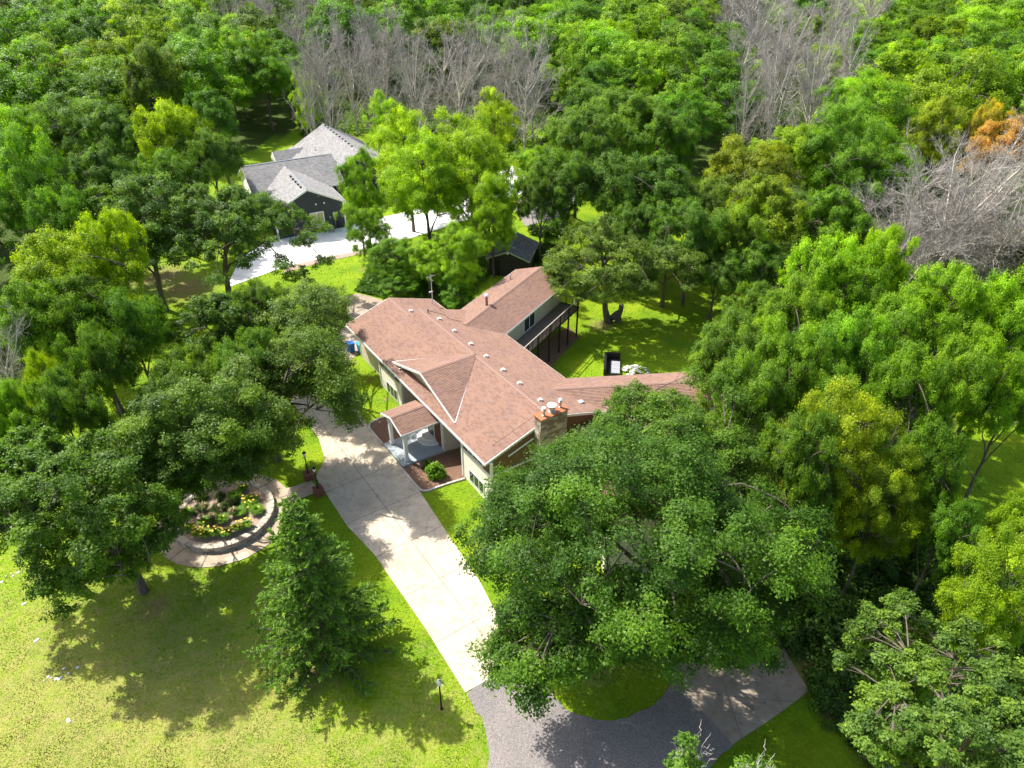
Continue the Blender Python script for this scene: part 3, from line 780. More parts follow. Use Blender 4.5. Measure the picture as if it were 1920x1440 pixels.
MB().lathe([(.13, 1.05), (.22, 1.08), (.22, 1.2), (.1, 1.32)], 12, lx).build('vent_cap', WHITEM, vp)
b5 = W2.p(9.55, -43.9, 4.1); MB().box(b5[0] - .22, b5[0] + .22, b5[1] - .2, b5[1] + .2, 3.85, 4.3).build('roof_vent', GREYF, house)
P6 = at(957, 523, 4.2); l6 = lw(P6[0], P6[1], 4.1)
MB().lathe([(.07, 0), (.07, .45), (.13, .5), (.05, .62)], 10, l6).build('vent_pipe', STEEL, house)

# entry porch
def porch():
    sl_ = MB(); sl_.prism([q3(6.85, -3.22, .16), q3(10.25, -3.22, .16), q3(10.25, VW - .05, .16), q3(6.85, VW - .05, .16)][::-1], .5)
    sl_.build('porch_slab', SLATE, house)
    # slate paving tiles
    for i in range(5):
        for j in range(6):
            a = 6.87 + i * .674; b = -3.2 + j * .59
            MB().box(b + .006, b + .584, a + .006, a + .668, .16, .172 + rng.uniform(0, .003)).build('paving_tile', SLATE, house)
    for u_ in (7.35, 9.88):
        c = MB(); c.box(-2.62 - .19, -2.62 + .19, u_ - .19, u_ + .19, .172, .42); c.box(-2.62 - .13, -2.62 + .13, u_ - .13, u_ + .13, .42, 2.5); c.box(-2.62 - .17, -2.62 + .17, u_ - .17, u_ + .17, 2.4, 2.56)
        c.build('column', WHITE, house)
    bm_ = MB()
    for u_ in (7.35, 9.88): bm_.bar(q3(u_, -2.75, 2.64), q3(u_, VW, 2.64), .14, .16)
    bm_.bar(q3(7.35, -2.62, 2.64), q3(9.88, -2.62, 2.64), .12, .15); bm_.build('porch_beam', WHITE, house)
    for s in (-1, 1):
        roofplane(house, [q3(9.0, -2.9, 3.4), q3(9.0, .5, 3.4), q3(9.0 + 1.75 * s, .5, 2.76), q3(9.0 + 1.75 * s, -2.9, 2.76)], (1, 0), thick=.09)
        board(q3(9.0 + 1.77 * s, -2.9, 2.77), q3(9.0 + 1.77 * s, .4, 2.77), .13); board(q3(9.0 + 1.77 * s, -2.93, 2.77), q3(9.0, -2.93, 3.4), .14)
    ridgecap(q3(9.0, -2.9, 3.4), q3(9.0, .35, 3.4))
    MB().hexa([q3(7.6, -2.7, 2.72), q3(10.4, -2.7, 2.72), q3(10.4, -2.62, 2.72), q3(7.6, -2.62, 2.72), q3(8.9, -2.7, 3.22), q3(9.1, -2.7, 3.22), q3(9.1, -2.62, 3.22), q3(8.9, -2.62, 3.22)]).build('gable_face', WHITE, house)
    # rounded landing and steps
    def half(r, z0, z1, nm_, mat):
        n = 14; pts = [(VW - .06 - r * math.sin(math.pi * i / n) , 8.75 + r * .95 * math.cos(math.pi * i / n), z1) for i in range(n + 1)]
        MB().prism(pts, z1 - z0).build(nm_, mat, house)
    half(1.75, .172, .19, 'step', SLATE); half(1.2, .19, .34, 'step', WHITE); half(.8, .34, .5, 'step', WHITE)
porch()
# mast on the roof
AN = at(811, 566, 4.2); la = lw(AN[0], AN[1], 4.2)
am = MB(); am.bar((la[0], la[1], 3.7), (la[0], la[1], 7.1), .06, .06, up=(1, 0, 0)); am.bar((la[0] - .3, la[1], 5.3), (la[0] + .1, la[1], 5.3), .16, .1); am.bar((la[0] - .5, la[1], 6.9), (la[0] + .5, la[1], 6.9), .03, .03)
am.bar((la[0], la[1] - .4, 6.6), (la[0], la[1] + .4, 6.6), .03, .03)
am.build('antenna_mast', STEEL, house)
# cable over the shingles
cab = [(19.4, 6.2), (18.4, 7.4), (17.6, 7.3), (16.9, 8.2)]
cm = MB()
for i in range(3):
    a, b = cab[i], cab[i + 1]; cm.bar(q3(a[0], a[1], zr(RV) - K * (a[1] - RV) + .05), q3(b[0], b[1], zr(RV) - K * (b[1] - RV) + .05), .03, .02)
cm.bar(q3(-.1, 4.15, 6.2), q3(.9, 1.2, zr(1.2) + .06), .018, .018)
cm.build('cable', BLACK, house)

# ---------------------------------------------------------------- beds with curbs, shrubs
drape('mulch_bed', [[tuple(p) for p in BEDR]], MULCH, .035, kind='structure'); drape('mulch_bed', [[tuple(p) for p in BEDL]], MULCH, .035, kind='structure')
def curb(name, pts, label):
    m = MB()
    for i in range(len(pts) - 1):
        a, b = hw(*pts[i]), hw(*pts[i + 1]); za, zb = gz(a[0], a[1]) + .05, gz(b[0], b[1]) + .05
        m.bar((a[0], a[1], za), (b[0], b[1], zb), .15, .14)
    o = m.build(name, CURB); o['label'] = label; o['category'] = 'curb'
curb('bed_curb', [(6.85, -3.36), (4.3, -3.36), (3.9, -3.34), (3.62, -3.2), (3.48, -2.9), (3.46, -1.5), (3.46, .25)], 'pale concrete curb round the mulch bed right of the porch')
curb('bed_curb', [(10.3, -3.26), (12.7, -3.26), (13.15, -3.15), (13.45, -2.9), (13.6, -2.4), (13.62, -1.0), (13.75, .3)], 'pale concrete curb round the shaded mulch bed left of the porch')

def shrubmesh(name, R, hh, n, L, seed, cover=1.0):
    r = np.random.default_rng(seed); nc = 26
    d = nrm(r.normal(size=(nc, 3))); d[:, 2] = np.abs(d[:, 2])
    cc = d * np.array([R, R, hh]) * r.uniform(.45, .85, (nc, 1)); cc[:, 2] += .12 * hh
    idx = r.integers(nc, size=n); off = nrm(r.normal(size=(n, 3))) * r.uniform(.3, 1, (n, 1)) * np.array([R, R, hh]) * .33
    c = cc[idx] + off; c[:, 2] = np.maximum(c[:, 2], .04)
    nor = nrm(nrm(off) * .6 + np.array([0, 0, .6]) + r.normal(size=(n, 3)) * .5)
    lv = np.clip(.5 + .28 * r.normal(size=nc)[idx] * .6 + .2 * r.normal(size=n), 0, 1)
    v, q, lv = leaves(c, nor, r.uniform(.7, 1.3, n) * L, r.uniform(.6, 1, n) * L * .6, lv, r)
    return fastmesh(name, v, q, LEAF, {'lv': ('FACE', lv)})
def stems(name, R, hh, seed, n=14, rad=.02, mat=BARK):
    r = np.random.default_rng(seed); a = r.uniform(0, 6.28, n); k = r.uniform(.3, .8, n)
    t = np.linspace(0, 1, 5)[None, :, None]
    end = np.stack([np.cos(a) * R * k, np.sin(a) * R * k, np.full(n, hh * .8)], -1)[:, None, :]
    p = end * t; p[..., 2] = (end[..., 2] * np.sqrt(t[..., 0]))
    v, q = tubes(p, np.linspace(rad, rad * .4, 5)[None, :].repeat(n, 0), 4)
    return fastmesh(name, v, q, mat, None, True)
def shrub(x, y, R, hh, n, L, color, label, seed, group=None, name='shrub', z=None):
    zz = float(gz(x, y)) if z is None else z
    t = thing(name, label, 'shrub', (x, y, zz), 0, group)
    f = link('foliage', shrubmesh('foliage', R, hh, n, L, seed), t); f.color = (*color, 1)
    link('stems', stems('stems', R, hh, seed), t)
    return t
p = gr(817, 893); shrub(p[0], p[1], .78, 1.35, 2600, .17, (.16, .30, .02), 'round bright green hydrangea in the mulch bed right of the porch', 3)
p = gr(803, 878); shrub(p[0], p[1], .55, .8, 1100, .13, (.09, .17, .025), 'small darker shrub behind the bright green hydrangea by the porch', 4)
p = hw(10.6, -1.2); shrub(p[0], p[1], .45, .75, 800, .12, (.10, .2, .03), 'small green shrub under the porch roof beside the left column', 5)

# ---------------------------------------------------------------- stone planter with daylilies
pl = thing('stone_planter', 'round raised flower bed walled in grey ledge stone with pale flat capstones', 'planter', (RC[0], RC[1], 0))
core = MB(); n = 48
core.lathe([(2.9, 0), (3.28, 0), (3.28, .44), (2.9, .44)], n); core.build('wall_core', MORTAR, pl)
stone_var = []
for k in range(9):
    L = 1.0; m = MB(); j = lambda s=.04: rng.uniform(-s, s)
    m.hexa([(-.5, -.5 + j(), -.5), (.5, -.5 + j(), -.5), (.5, .5, -.5), (-.5, .5, -.5), (-.5, -.5 + j(.08), .5 + j()), (.5, -.5 + j(.08), .5 + j()), (.5, .5, .5), (-.5, .5, .5)])
    stone_var.append(mesh('stone', m.v, m.f, stm[k % 3]))
def ringstone(r, a, l, z, h, dep, name='stone', mats=None):
    o = link(name, stone_var[int(rng.integers(9))] if mats is None else mats, pl)
    o.location = (r * math.cos(a), r * math.sin(a), z); o.rotation_euler = (0, 0, a + math.pi / 2); o.scale = (l, -dep, h)
for row in range(3):
    a = rng.uniform(0, .1); end = a + 2 * math.pi
    while a < end - .02:
        l = rng.uniform(.26, .52); da = min(l / 3.33, end - a)
        ringstone(3.32 + rng.uniform(-.015, .02), a + da / 2, da * 3.33 - .025, .075 + row * .145, .13, .16); a += da
mcap = []
for k in range(4):
    m = MB(); m.hexa([(-.5, -.5, -.5), (.5, -.5, -.5), (.46, .5, -.5), (-.46, .5, -.5), (-.49, -.48, .5), (.49, -.5, .5), (.45, .5, .45), (-.45, .5, .5)]); mcap.append(mesh('capstone', m.v, m.f, STONE2 if k else STONE))
a = 0
while a < 2 * math.pi - .03:
    l = rng.uniform(.32, .5); da = min(l / 3.3, 2 * math.pi - a)
    o = link('capstone', mcap[int(rng.integers(4))], pl); aa = a + da / 2
    o.location = (3.2 * math.cos(aa), 3.2 * math.sin(aa), .475 + rng.uniform(-.004, .006)); o.rotation_euler = (0, 0, aa + math.pi / 2); o.scale = (da * 3.4 - .02, -.46 + rng.uniform(-.03, .03), .07); a += da
MB().lathe([(2.99, .3), (2.97, .452), (1.5, .48), (.01, .52)], 40).build('mulch_fill', MULCH2, pl)

def lilymesh(seed, R=.5, h=.55, n=170, col=False):
    r = np.random.default_rng(seed); a = r.uniform(0, 6.28, n); k = r.uniform(.35, 1, n); hh = h * r.uniform(.6, 1, n)
    s = np.linspace(0, 1, 5)
    rad = R * k[:, None] * s ** 1.1; z = hh[:, None] * (1.9 * s - 1.15 * s ** 2.2)
    c = np.stack([np.cos(a)[:, None] * rad, np.sin(a)[:, None] * rad, z], -1)
    side = np.stack([-np.sin(a), np.cos(a), np.zeros(n)], -1)[:, None, :] * (np.array([.012, .02, .02, .014, .002])[None, :, None])
    v = np.stack([c - side, c + side], 2).reshape(-1, 3)
    i = np.arange(n * 5 * 2).reshape(n, 5, 2)
    q = np.stack([i[:, :-1, 0], i[:, :-1, 1], i[:, 1:, 1], i[:, 1:, 0]], -1).reshape(-1, 4)
    return fastmesh('blades', v, q, LEAF, {'lv': ('FACE', np.repeat(np.clip(r.normal(.5, .2, n), 0, 1), 4))})
def flowermesh(seed, R=.42, h=.62, n=15):
    r = np.random.default_rng(seed); vs = []; fs = []
    for _ in range(n):
        a = r.uniform(0, 6.28); k = R * math.sqrt(r.uniform(0, 1)); c = np.array([math.cos(a) * k, math.sin(a) * k, h * r.uniform(.85, 1.1)])
        for p_ in range(6):
            t = p_ * math.pi / 3 + r.uniform(0, .3); d = np.array([math.cos(t), math.sin(t), .45]); s_ = np.array([-math.sin(t), math.cos(t), 0]) * .025
            i = len(vs); vs += [c, c + d * .05 + s_, c + d * .095 * (1, 1, .8), c + d * .05 - s_]; fs.append((i, i + 1, i + 2, i + 3))
    return mesh('flowers', vs, fs, YELLOW)
lpos = [((500 - 25, 945), 'upper right'), ((480, 962), ''), ((468, 985), ''), ((444, 1000), ''), ((420, 1008), ''), ((398, 1000 + 8), ''), ((380, 1010), ''), ((360, 996), ''), ((352, 972), ''), ((470, 930), ''), ((455, 990), '')]
lp = [((471, 940), .62, 20, 'large daylily clump with yellow flowers nearest the path junction'), ((482, 958), .55, 4, 'plain green daylily clump below the large one at the right rim'),
      ((463, 986), .42, 16, 'daylily clump with yellow blooms, first along the lower rim from the right'), ((445, 991), .42, 14, 'daylily clump second along the lower rim from the right'),
      ((424, 1001), .45, 18, 'daylily clump third along the lower rim, leafy and full of bloom'), ((405, 1001), .42, 16, 'daylily clump fourth along the lower rim from the right'),
      ((385, 1003), .48, 20, 'daylily clump at the lowest point of the stone ring'), ((369, 1001), .4, 18, 'daylily clump with orange-yellow blooms at the lower left rim'),
      ((356, 990), .4, 12, 'daylily clump higher up the left rim'), ((350, 962), .5, 7, 'taller daylily clump in the shade at the far left of the bed'), ((455, 918), .42, 9, 'daylily clump with orange blooms near the back of the bed'),
      ((440, 930), .55, 0, 'flowerless daylily clump towards the back right of the bed'), ((418, 975), .5, 3, 'daylily clump with few blooms just above the lower rim'), ((450, 962), .5, 0, 'flowerless green daylily clump right of the bed centre'), ((385, 980), .5, 2, 'daylily clump between the left plumes and the lower rim'), ((465, 948), .45, 2, 'small daylily clump inside the large right-hand one')]
for i, ((px, py), R_, nf_, lb) in enumerate(lp):
    c = at(px, py, .6); t = thing('daylily', lb, 'daylily', (c[0], c[1], .4), rng.uniform(0, 6), 'daylilies in the round bed')
    R_ *= 1.18; f = link('blades', lilymesh(60 + i, R_, .62, int(420 * R_ / .45)), t); f.color = (.16, .31, .02, 1)
    link('flowers', flowermesh(80 + i, R_ * .85, .66, int(nf_ * .6)), t, kind='stuff')
for i, ((px, py), lb) in enumerate((((400, 975), 'tuft of ornamental grass with tan plumes left of the bed centre'), ((438, 965), 'tuft of ornamental grass with tan plumes right of the bed centre'), ((385, 955), 'shaded tuft of ornamental grass behind the other plumes'))):
    c = at(px, py, .6); t = thing('ornamental_grass', lb, 'ornamental grass', (c[0], c[1], .42), 0, 'grass tufts in the round bed')
    f = link('blades', lilymesh(95 + i, .45, .8, 420), t); f.color = (.11, .17, .03, 1)
    link('plumes', lilymesh(99 + i, .3, 1.05, 60), t).data.materials[0] = PLUME
for i, ((px, py), s_, lb) in enumerate((((405, 958), .6, 'dark leafy shrub in the middle of the round bed'), ((425, 948), .55, 'pale green shrub right of the middle of the round bed'), ((370, 955), .5, 'dark shrub left of the middle of the round bed'), ((412, 930), .5, 'low dark shrub at the back of the round bed'), ((440, 940), .4, 'small shrub between the back shrub and the large daylily'), ((378, 935), .55, 'leafy shrub at the shaded left back of the round bed'))):
    c = at(px, py, .7); shrub(c[0], c[1], s_, s_ * 1.3, 900, .1, (.07, .13, .025), lb, 70 + i, z=.42)

# ---------------------------------------------------------------- lamps
def lamp(px, py, top, label, pier):
    b = gr(px, py); z = b[2]
    if pier:
        b = at(px, py, .62); z = 0
        pr = thing('brick_pier', label[1], 'brick pier', (b[0], b[1], 0), RZ)
        MB().box(-.3, .3, -.3, .3, -.1, .56).build('core', MORTAR, pr)
        bk = MB()
        for r_ in range(7):
            for sgn in (-1, 1):
                for k in range(3):
                    o_ = -.3 + k * .2 + (.0 if r_ % 2 else 0)
                    bk.box(o_ + .005, o_ + .195, min(sgn * .3, sgn * .325), max(sgn * .3, sgn * .325), .02 + r_ * .077, .085 + r_ * .077)
                    bk.box(min(sgn * .3, sgn * .325), max(sgn * .3, sgn * .325), o_ + .005, o_ + .195, .02 + r_ * .077, .085 + r_ * .077)
        bk.build('bricks', BRICK, pr, kind='stuff')
        MB().box(-.35, .35, -.35, .35, .56, .62).build('cap', BRICK, pr); z = .62
    t = thing('post_lamp', label[0], 'lamp post', (b[0], b[1], z), RZ)
    hgt = top - z
    MB().lathe([(.09, 0), (.09, .05), (.05, .1), (.042, hgt - .45), (.06, hgt - .42), (.09, hgt - .38)], 10).build('pole', BLACK, t)
    ld = MB(); ld.lathe([(.09, hgt - .38), (.15, hgt - .1), (.15, hgt - .09)], 4); 
    ld.build('lantern_glass', WHITEM, t)
    MB().lathe([(.18, hgt - .09), (.17, hgt - .06), (.04, hgt + .05), (.02, hgt + .1)], 4).build('lantern_cap', STEEL if not pier else BLACK, t)
    MB().bar((-.22, 0, hgt - .52), (.22, 0, hgt - .52), .025, .025).build('ladder_bar', STEEL, t)
    return t
lamp(828, 1329, 2.55, ('black post lamp standing on the lawn beside the end of the concrete drive',), False)
lamp(577.5, 886, 2.6, ('black post lamp on the farther brick pier, partly under the oak leaves', 'farther of the two low brick piers at the garden walk'), True)
lamp(596, 915, 2.6, ('black post lamp on the nearer brick pier at the drive edge', 'nearer of the two low brick piers, at the drive edge'), True)

# ---------------------------------------------------------------- small things
def pebbles(px, py, n, spread, label):
    c = gr(px, py); r = np.random.default_rng(int(px)); g0 = thing('stone_cluster', label, 'stones', (c[0], c[1], c[2]), .5, 'white stones lying in the dry lawn')
    for _ in range(n):
        x, y = r.normal(0, spread, 2) * (1.5, .7); s = r.uniform(.05, .11)
        MB().lathe([(s * .7, -.02), (s, .02), (s * .55, .05)], 6, (x, y, 0)).build('stone', RED_STONE, g0)
    
pebbles(112, 1266, 9, .28, 'row of white stones in the middle of the dry lawn')
pebbles(12, 1084, 6, .25, 'white stones at the far left edge of the lawn')
pebbles(45, 1132, 2, .06, 'pair of white stones just below the oak crown at left'); pebbles(129, 1350, 2, .08, 'pair of white stones nearest the camera on the dry lawn')
pebbles(69, 1200, 2, .05, 'tiny white stones between the oak and the stone row')
b = gr(1, 1392); t = thing('marker_flag', 'small red marker flag at the left edge of the lawn', 'marker flag', b)
MB().bar((0, 0, 0), (0, 0, .5), .012, .012, up=(1, 0, 0)).build('stake', STEEL, t); MB().box(0, .16, -.004, .004, .36, .5).build('flag', REDP, t)

c = gr(1148, 690); t = thing('outdoor_sofa', 'dark L-shaped outdoor sofa with grey cushions on the back lawn', 'sofa', c, math.radians(-8))
m = MB(); m.box(-.75, .75, -1.6, 1.5, .12, .3); m.box(-.85, -.62, -1.6, 1.6, .1, .85); m.box(-.62, .75, 1.35, 1.6, .1, .85); m.box(.2, .75, -1.6, 1.35, .1, .32); m.build('frame', BLACK, t)
for y0, y1 in ((-1.55, -.85), (-.82, -.1), (-.07, .62)): MB().box(-.1, .72, y0, y1, .3, .45).build('seat_cushion', GREYF, t)
for sx in (-.7, .65):
    for sy in (-1.5, 1.4): MB().box(sx - .04, sx + .04, sy - .04, sy + .04, 0, .12).build('leg', BLACK, t)
c = gr(1191, 697); t = thing('rock_pile', 'low round heap of pale white rocks on the back lawn behind the roof', 'rock pile', c)
r = np.random.default_rng(5)
for i in range(60):
    a = r.uniform(0, 6.28); k = math.sqrt(r.uniform(0, 1)); m = MB(); s = r.uniform(.1, .2)
    m.lathe([(s * .5, -s * .4), (s, 0), (s * .6, s * .5)], 5 + i % 3, (1.25 * k * math.cos(a), 1.0 * k * math.sin(a), .1 + .45 * (1 - k)))
    m.build('rock', RED_STONE if i % 4 else STONE, t)
c = gr(656, 632); 
for i, (dx, dy, mt, lb, hh) in enumerate(((-.35, .3, BLUE, 'blue wheeled bin at the left end of the house', 1.0), (.35, -.5, TEAL, 'dark teal wheeled bin next to the blue one at the house end', 1.05), )):
    q = hw(24.8 + dy * .9, .9 + dx); t = thing('wheeled_bin', lb, 'bin', q, RZ, 'bins at the house end')
    m = MB(); m.hexa([(-.22, -.25, .08), (.22, -.25, .08), (.22, .25, .08), (-.22, .25, .08), (-.3, -.32, hh), (.3, -.32, hh), (.3, .32, hh), (-.3, .32, hh)]); m.build('body', mt, t)
    MB().hexa([(-.32, -.35, hh + .003), (.32, -.35, hh + .003), (.32, .35, hh + .003), (-.32, .35, hh + .003), (-.3, -.32, hh + .06), (.3, -.32, hh + .06), (.3, .32, hh + .1), (-.3, .32, hh + .1)]).build('lid', mt, t)
    for s in (-1, 1): MB().bar((s * .24, .27, .09), (s * .3, .27, .09), .18, .18).build('wheel', BLACK, t)

# shed
def shed():
    a = math.radians(-12)
    c0 = gr(962, 516); t = thing('garden_shed', 'dark brown shed with weathered grey gable roof behind the back wing', 'shed', (c0[0], c0[1] + 2.2, 0), a)
    w2, d2, hz, ht = 2.3, 2.6, 2.3, 3.25
    wallpanel(t, (-w2, -d2), (w2, -d2), -.1, hz, hz, CHARD, apex=(w2, ht - .08)); wallpanel(t, (w2, -d2), (w2, d2), -.1, hz, hz, CHARD); wallpanel(t, (w2, d2), (-w2, d2), -.1, hz, hz, CHARD, apex=(w2, ht - .08)); wallpanel(t, (-w2, d2), (-w2, -d2), -.1, hz, hz, CHARD)
    for s in (-1, 1):
        roofplane(t, [(0, -d2 - .3, ht), (0, d2 + .3, ht), (s * (w2 + .3), d2 + .3, hz - .1), (s * (w2 + .3), -d2 - .3, hz - .1)], (0, 1), SHINGD, .08)
        MB().bar((0, -d2 - .33, ht - .08), (s * (w2 + .32), -d2 - .33, hz - .18), .05, .14).build('fascia', STEEL, t)
    MB().bar((0, -d2 - .31, ht - .12), (0, -d2 - .55, ht - .2), .2, .2).build('gable_vent', WHITE, t)
    MB().box(-1.9, -1.0, -d2 - .06, -d2 - .02, 0, 1.95).build('door', DECKDK, t)
    ridgecap((0, -d2 - .3, ht), (0, d2 + .3, ht), RIDGEG, t)
shed()

# ---------------------------------------------------------------- neighbour house (grey roof)
NA = math.radians(-29.0)
nh = thing('grey_house', 'new house with pale grey shingle roofs and charcoal siding among the trees', 'house', (-26.3, 89.1, 0), -NA)
def nq(u, v, z): return (v, u, z)
def npl(*pts, e=(0, 1)): return roofplane(nh, [nq(*p) for p in pts], e, SHINGG, .16, step=.2)
npl((-.4, -4.9, 3.6), (13, -4.9, 3.6), (13, 0, 6.05), (-.4, 0, 6.05)); npl((-.4, 4.9, 3.6), (9, 4.9, 3.6), (9, 0, 6.05), (-.4, 0, 6.05))
for s in (-1, 1): MB().bar(nq(-.43, 0, 5.95), nq(-.43, 4.92 * s, 3.5), .06, .22).build('fascia', WHITE, nh)
# cross wing
ZC = 6.5; uc = 11.8
npl((uc - 5.4, -5.6, 3.8), (uc - 5.4, 7, 3.8), (uc, 7, ZC), (uc, -5.6, ZC), e=(1, 0)); npl((uc + 5.4, -5.6, 3.8), (uc + 5.4, 7, 3.8), (uc, 7, ZC), (uc, -5.6, ZC), e=(1, 0))
# main block
npl((9, 4.6, 4.0), (26.4, 4.6, 4.0), (26.4, 10.2, 7.1), (9, 10.2, 7.1)); npl((9, 15.8, 4.0), (26.4, 15.8, 4.0), (26.4, 10.2, 7.1), (9, 10.2, 7.1))
npl((18.5, 1.6, 2.9), (26.4, 1.6, 2.9), (26.4, 4.7, 4.25), (18.5, 4.7, 4.25))
# small porch gable on the left slope
npl((21.6, 1.0, 3.6), (21.6, 6.5, 3.6), (23.3, 6.5, 4.7), (23.3, 1.0, 4.7), e=(1, 0)); npl((25.0, 1.0, 3.6), (25.0, 6.5, 3.6), (23.3, 6.5, 4.7), (23.3, 1.0, 4.7), e=(1, 0))
MB().hexa([nq(21.7, .95, 3.4), nq(24.9, .95, 3.4), nq(24.9, 1.05, 3.4), nq(21.7, 1.05, 3.4), nq(23.2, .95, 4.55), nq(23.4, .95, 4.55), nq(23.4, 1.05, 4.55), nq(23.2, 1.05, 4.55)]).build('gable_face', WHITE, nh)
for u_ in (21.9, 24.7): MB().box(1.0, 1.2, u_ - .1, u_ + .1, 0, 3.4).build('column', WHITE, nh)
for a_, b_ in (((9 - .03, 4.6, 4.0), (26.4, 4.6, 4.0)), ((8.97, 4.6, 4.0), (8.97, 10.2, 7.1)), ((8.97, 15.8, 4.0), (8.97, 10.2, 7.1)), ((-.4, 4.93, 3.6), (9, 4.93, 3.6)), ((-.4, -4.93, 3.6), (6.4, -4.93, 3.6)), ((6.38, 4.9, 3.8), (6.38, 7, 3.8))):
    board(nq(*a_), nq(*b_), .18, .06, WHITE, 'gutter', nh)
def nw(a, b, z0, t0, t1, mt=CHAR, **k): return wallpanel(nh, (a[1], a[0]), (b[1], b[0]), z0, t0, t1, mt, **k)
nw((0, -4.5), (0, 4.5), -.2, 3.65, 3.65, apex=(4.5, 5.85)); nw((0, 4.5), (9, 4.5), -.2, 3.6, 3.6); nw((9.6, 4.9), (9.6, 15.4), -.2, 4.1, 4.1, apex=(5.25, 6.9)); nw((9.6, 15.4), (26, 15.4), -.2, 4, 4)
nw((9, -4.5), (0, -4.5), -.2, 3.6, 3.6); nw((26, 4.9), (9, 4.9), -.2, 3.8, 3.8); nw((26, 15.4), (26, 4.9), -.2, 4, 4, apex=(5.25, 6.9))
nw((6.8, -5.2), (6.8, -4.5), -.2, 3.9, 3.9, WHITE); nw((17, -5.2), (6.8, -5.2), -.2, 3.9, 3.9, WHITE, apex=(5.1, 6.3))
for s in (-4.5, 4.5): MB().box(s - .1, s + .1, -.08, .12, -.1, 3.5).build('corner_post', WHITE, nh)
window(nh, (-.1, -.04), (1.75, -.04), .95, 2.75, 2, fw=.13, proud=.06, glass=BLIND)
for v_ in (.9, 2.0): MB().box(v_ - .09, v_ + .09, -.1, -.02, 3.7, 3.9).build('wall_vent', WHITE, nh)
MB().box(1.35, 1.43, -.1, -.02, 4.75, 4.83).build('wall_vent', WHITE, nh)
MB().box(2.9, 3.3, -.16, -.02, 1.7, 2.4).build('meter_box', GREYF, nh); MB().box(2.45, 2.6, -.12, -.02, 1.6, 1.9).build('meter_box', GREYF, nh)
MB().bar((3.1, -.1, .6), (3.1, -.1, 1.7), .05, .05, up=(1, 0, 0)).build('conduit', GREYF, nh)
dp = MB(); dp.bar(nq(8.9, 5.1, 3.85), nq(8.9, 6.3, 3.2), .08, .08); dp.bar(nq(8.9, 6.3, 3.2), nq(8.9, 6.6, .2), .08, .08, up=(1, 0, 0)); dp.bar(nq(8.9, 6.3, 3.2), nq(8.9, 7.6, 3.25), .08, .08); dp.build('downspout', WHITE, nh)
for i in range(10): MB().box(10.0, 10.25, 11.5 + i * 1.45, 11.95 + i * 1.45, 7.1, 7.2).build('roof_vent', BLACK, nh)
for i in range(5): MB().box(-.55, -.3, .9 + i * 1.25, 1.35 + i * 1.25, 5.92, 6.02).build('roof_vent', BLACK, nh)
for u_, v_ in ((19.3, 6.6), (18.7, 7.4)): MB().lathe([(.07, 0), (.07, .6)], 8, (v_, u_, 5.1)).build('vent_pipe', WHITEM, nh)
for a_, b_ in (((-.4, 0, 6.05), (6.8, 0, 6.05)), ((9, 10.2, 7.1), (26.4, 10.2, 7.1)), ((uc, -5.6, ZC), (uc, 6.6, ZC))): ridgecap(nq(*a_), nq(*b_), RIDGEG, nh)

def patio_chair(p, rz, mat, lb, s=1.0):
    t = thing('patio_chair', lb, 'chair', p, rz, 'chairs on the neighbour patio')
    MB().box(-.3, .3, -.3, .3, .4, .46).build('seat', mat, t)
    MB().hexa([(-.3, .27, .46), (.3, .27, .46), (.3, .33, .46), (-.3, .33, .46), (-.3, .42, 1.15), (.3, .42, 1.15), (.3, .48, 1.15), (-.3, .48, 1.15)]).build('backrest', mat, t)
    for sx in (-.27, .27):
        for sy in (-.27, .27): MB().box(sx - .02, sx + .02, sy - .02, sy + .02, 0, .4).build('leg', BLACK, t)
        MB().box(sx - .03, sx + .03, -.28, .33, .62, .66).build('armrest', BLACK, t)
c = gr(622, 435); patio_chair(c, 3.3, GREYF, 'pale grey patio chair standing alone in front of the charcoal gable')
c = gr(603, 430); patio_chair(c, 1.4, BLACK, 'black patio chair at the left end of the dark table')
c = gr(632, 427); patio_chair(c, -1.6, BLACK, 'black patio chair at the right end of the dark table')
c = gr(617, 424); t = thing('patio_table', 'black patio table against the charcoal gable wall under the window', 'table', c, -NA)
MB().box(-.9, .9, -.5, .5, .7, .75).build('tabletop', BLACK, t)
for sx in (-.8, .8):
    for sy in (-.4, .4): MB().box(sx - .03, sx + .03, sy - .03, sy + .03, 0, .7).build('leg', BLACK, t)
c = gr(641, 421); t = thing('storage_cart', 'black cart with blue cover at the right corner of the charcoal gable', 'cart', c, -NA)
MB().box(-.5, .5, -.3, .3, .15, .8).build('body', BLACK, t); MB().hexa([(-.55, -.35, .8), (.55, -.35, .8), (.55, .35, .8), (-.55, .35, .8), (-.4, -.2, .98), (.4, -.2, .98), (.4, .2, .98), (-.4, .2, .98)]).build('cover', TEAL, t)
for sx in (-.45, .45): MB().bar((sx, -.33, .1), (sx, -.27, .1), .18, .18).build('wheel', BLACK, t)
c = gr(541, 432); t = thing('outdoor_grill_station', 'white outdoor counter beside the charcoal gable, half hidden by the oak', 'counter', c, -NA)
MB().box(-.9, .9, -.4, .4, 0, 1.3).build('cabinet', WHITE, t); MB().box(-1.0, 1.0, -.5, .5, 1.31, 1.4).build('countertop', WHITE, t); MB().box(-.3, .3, -.43, -.405, .3, 1.0).build('door', GREYF, t)
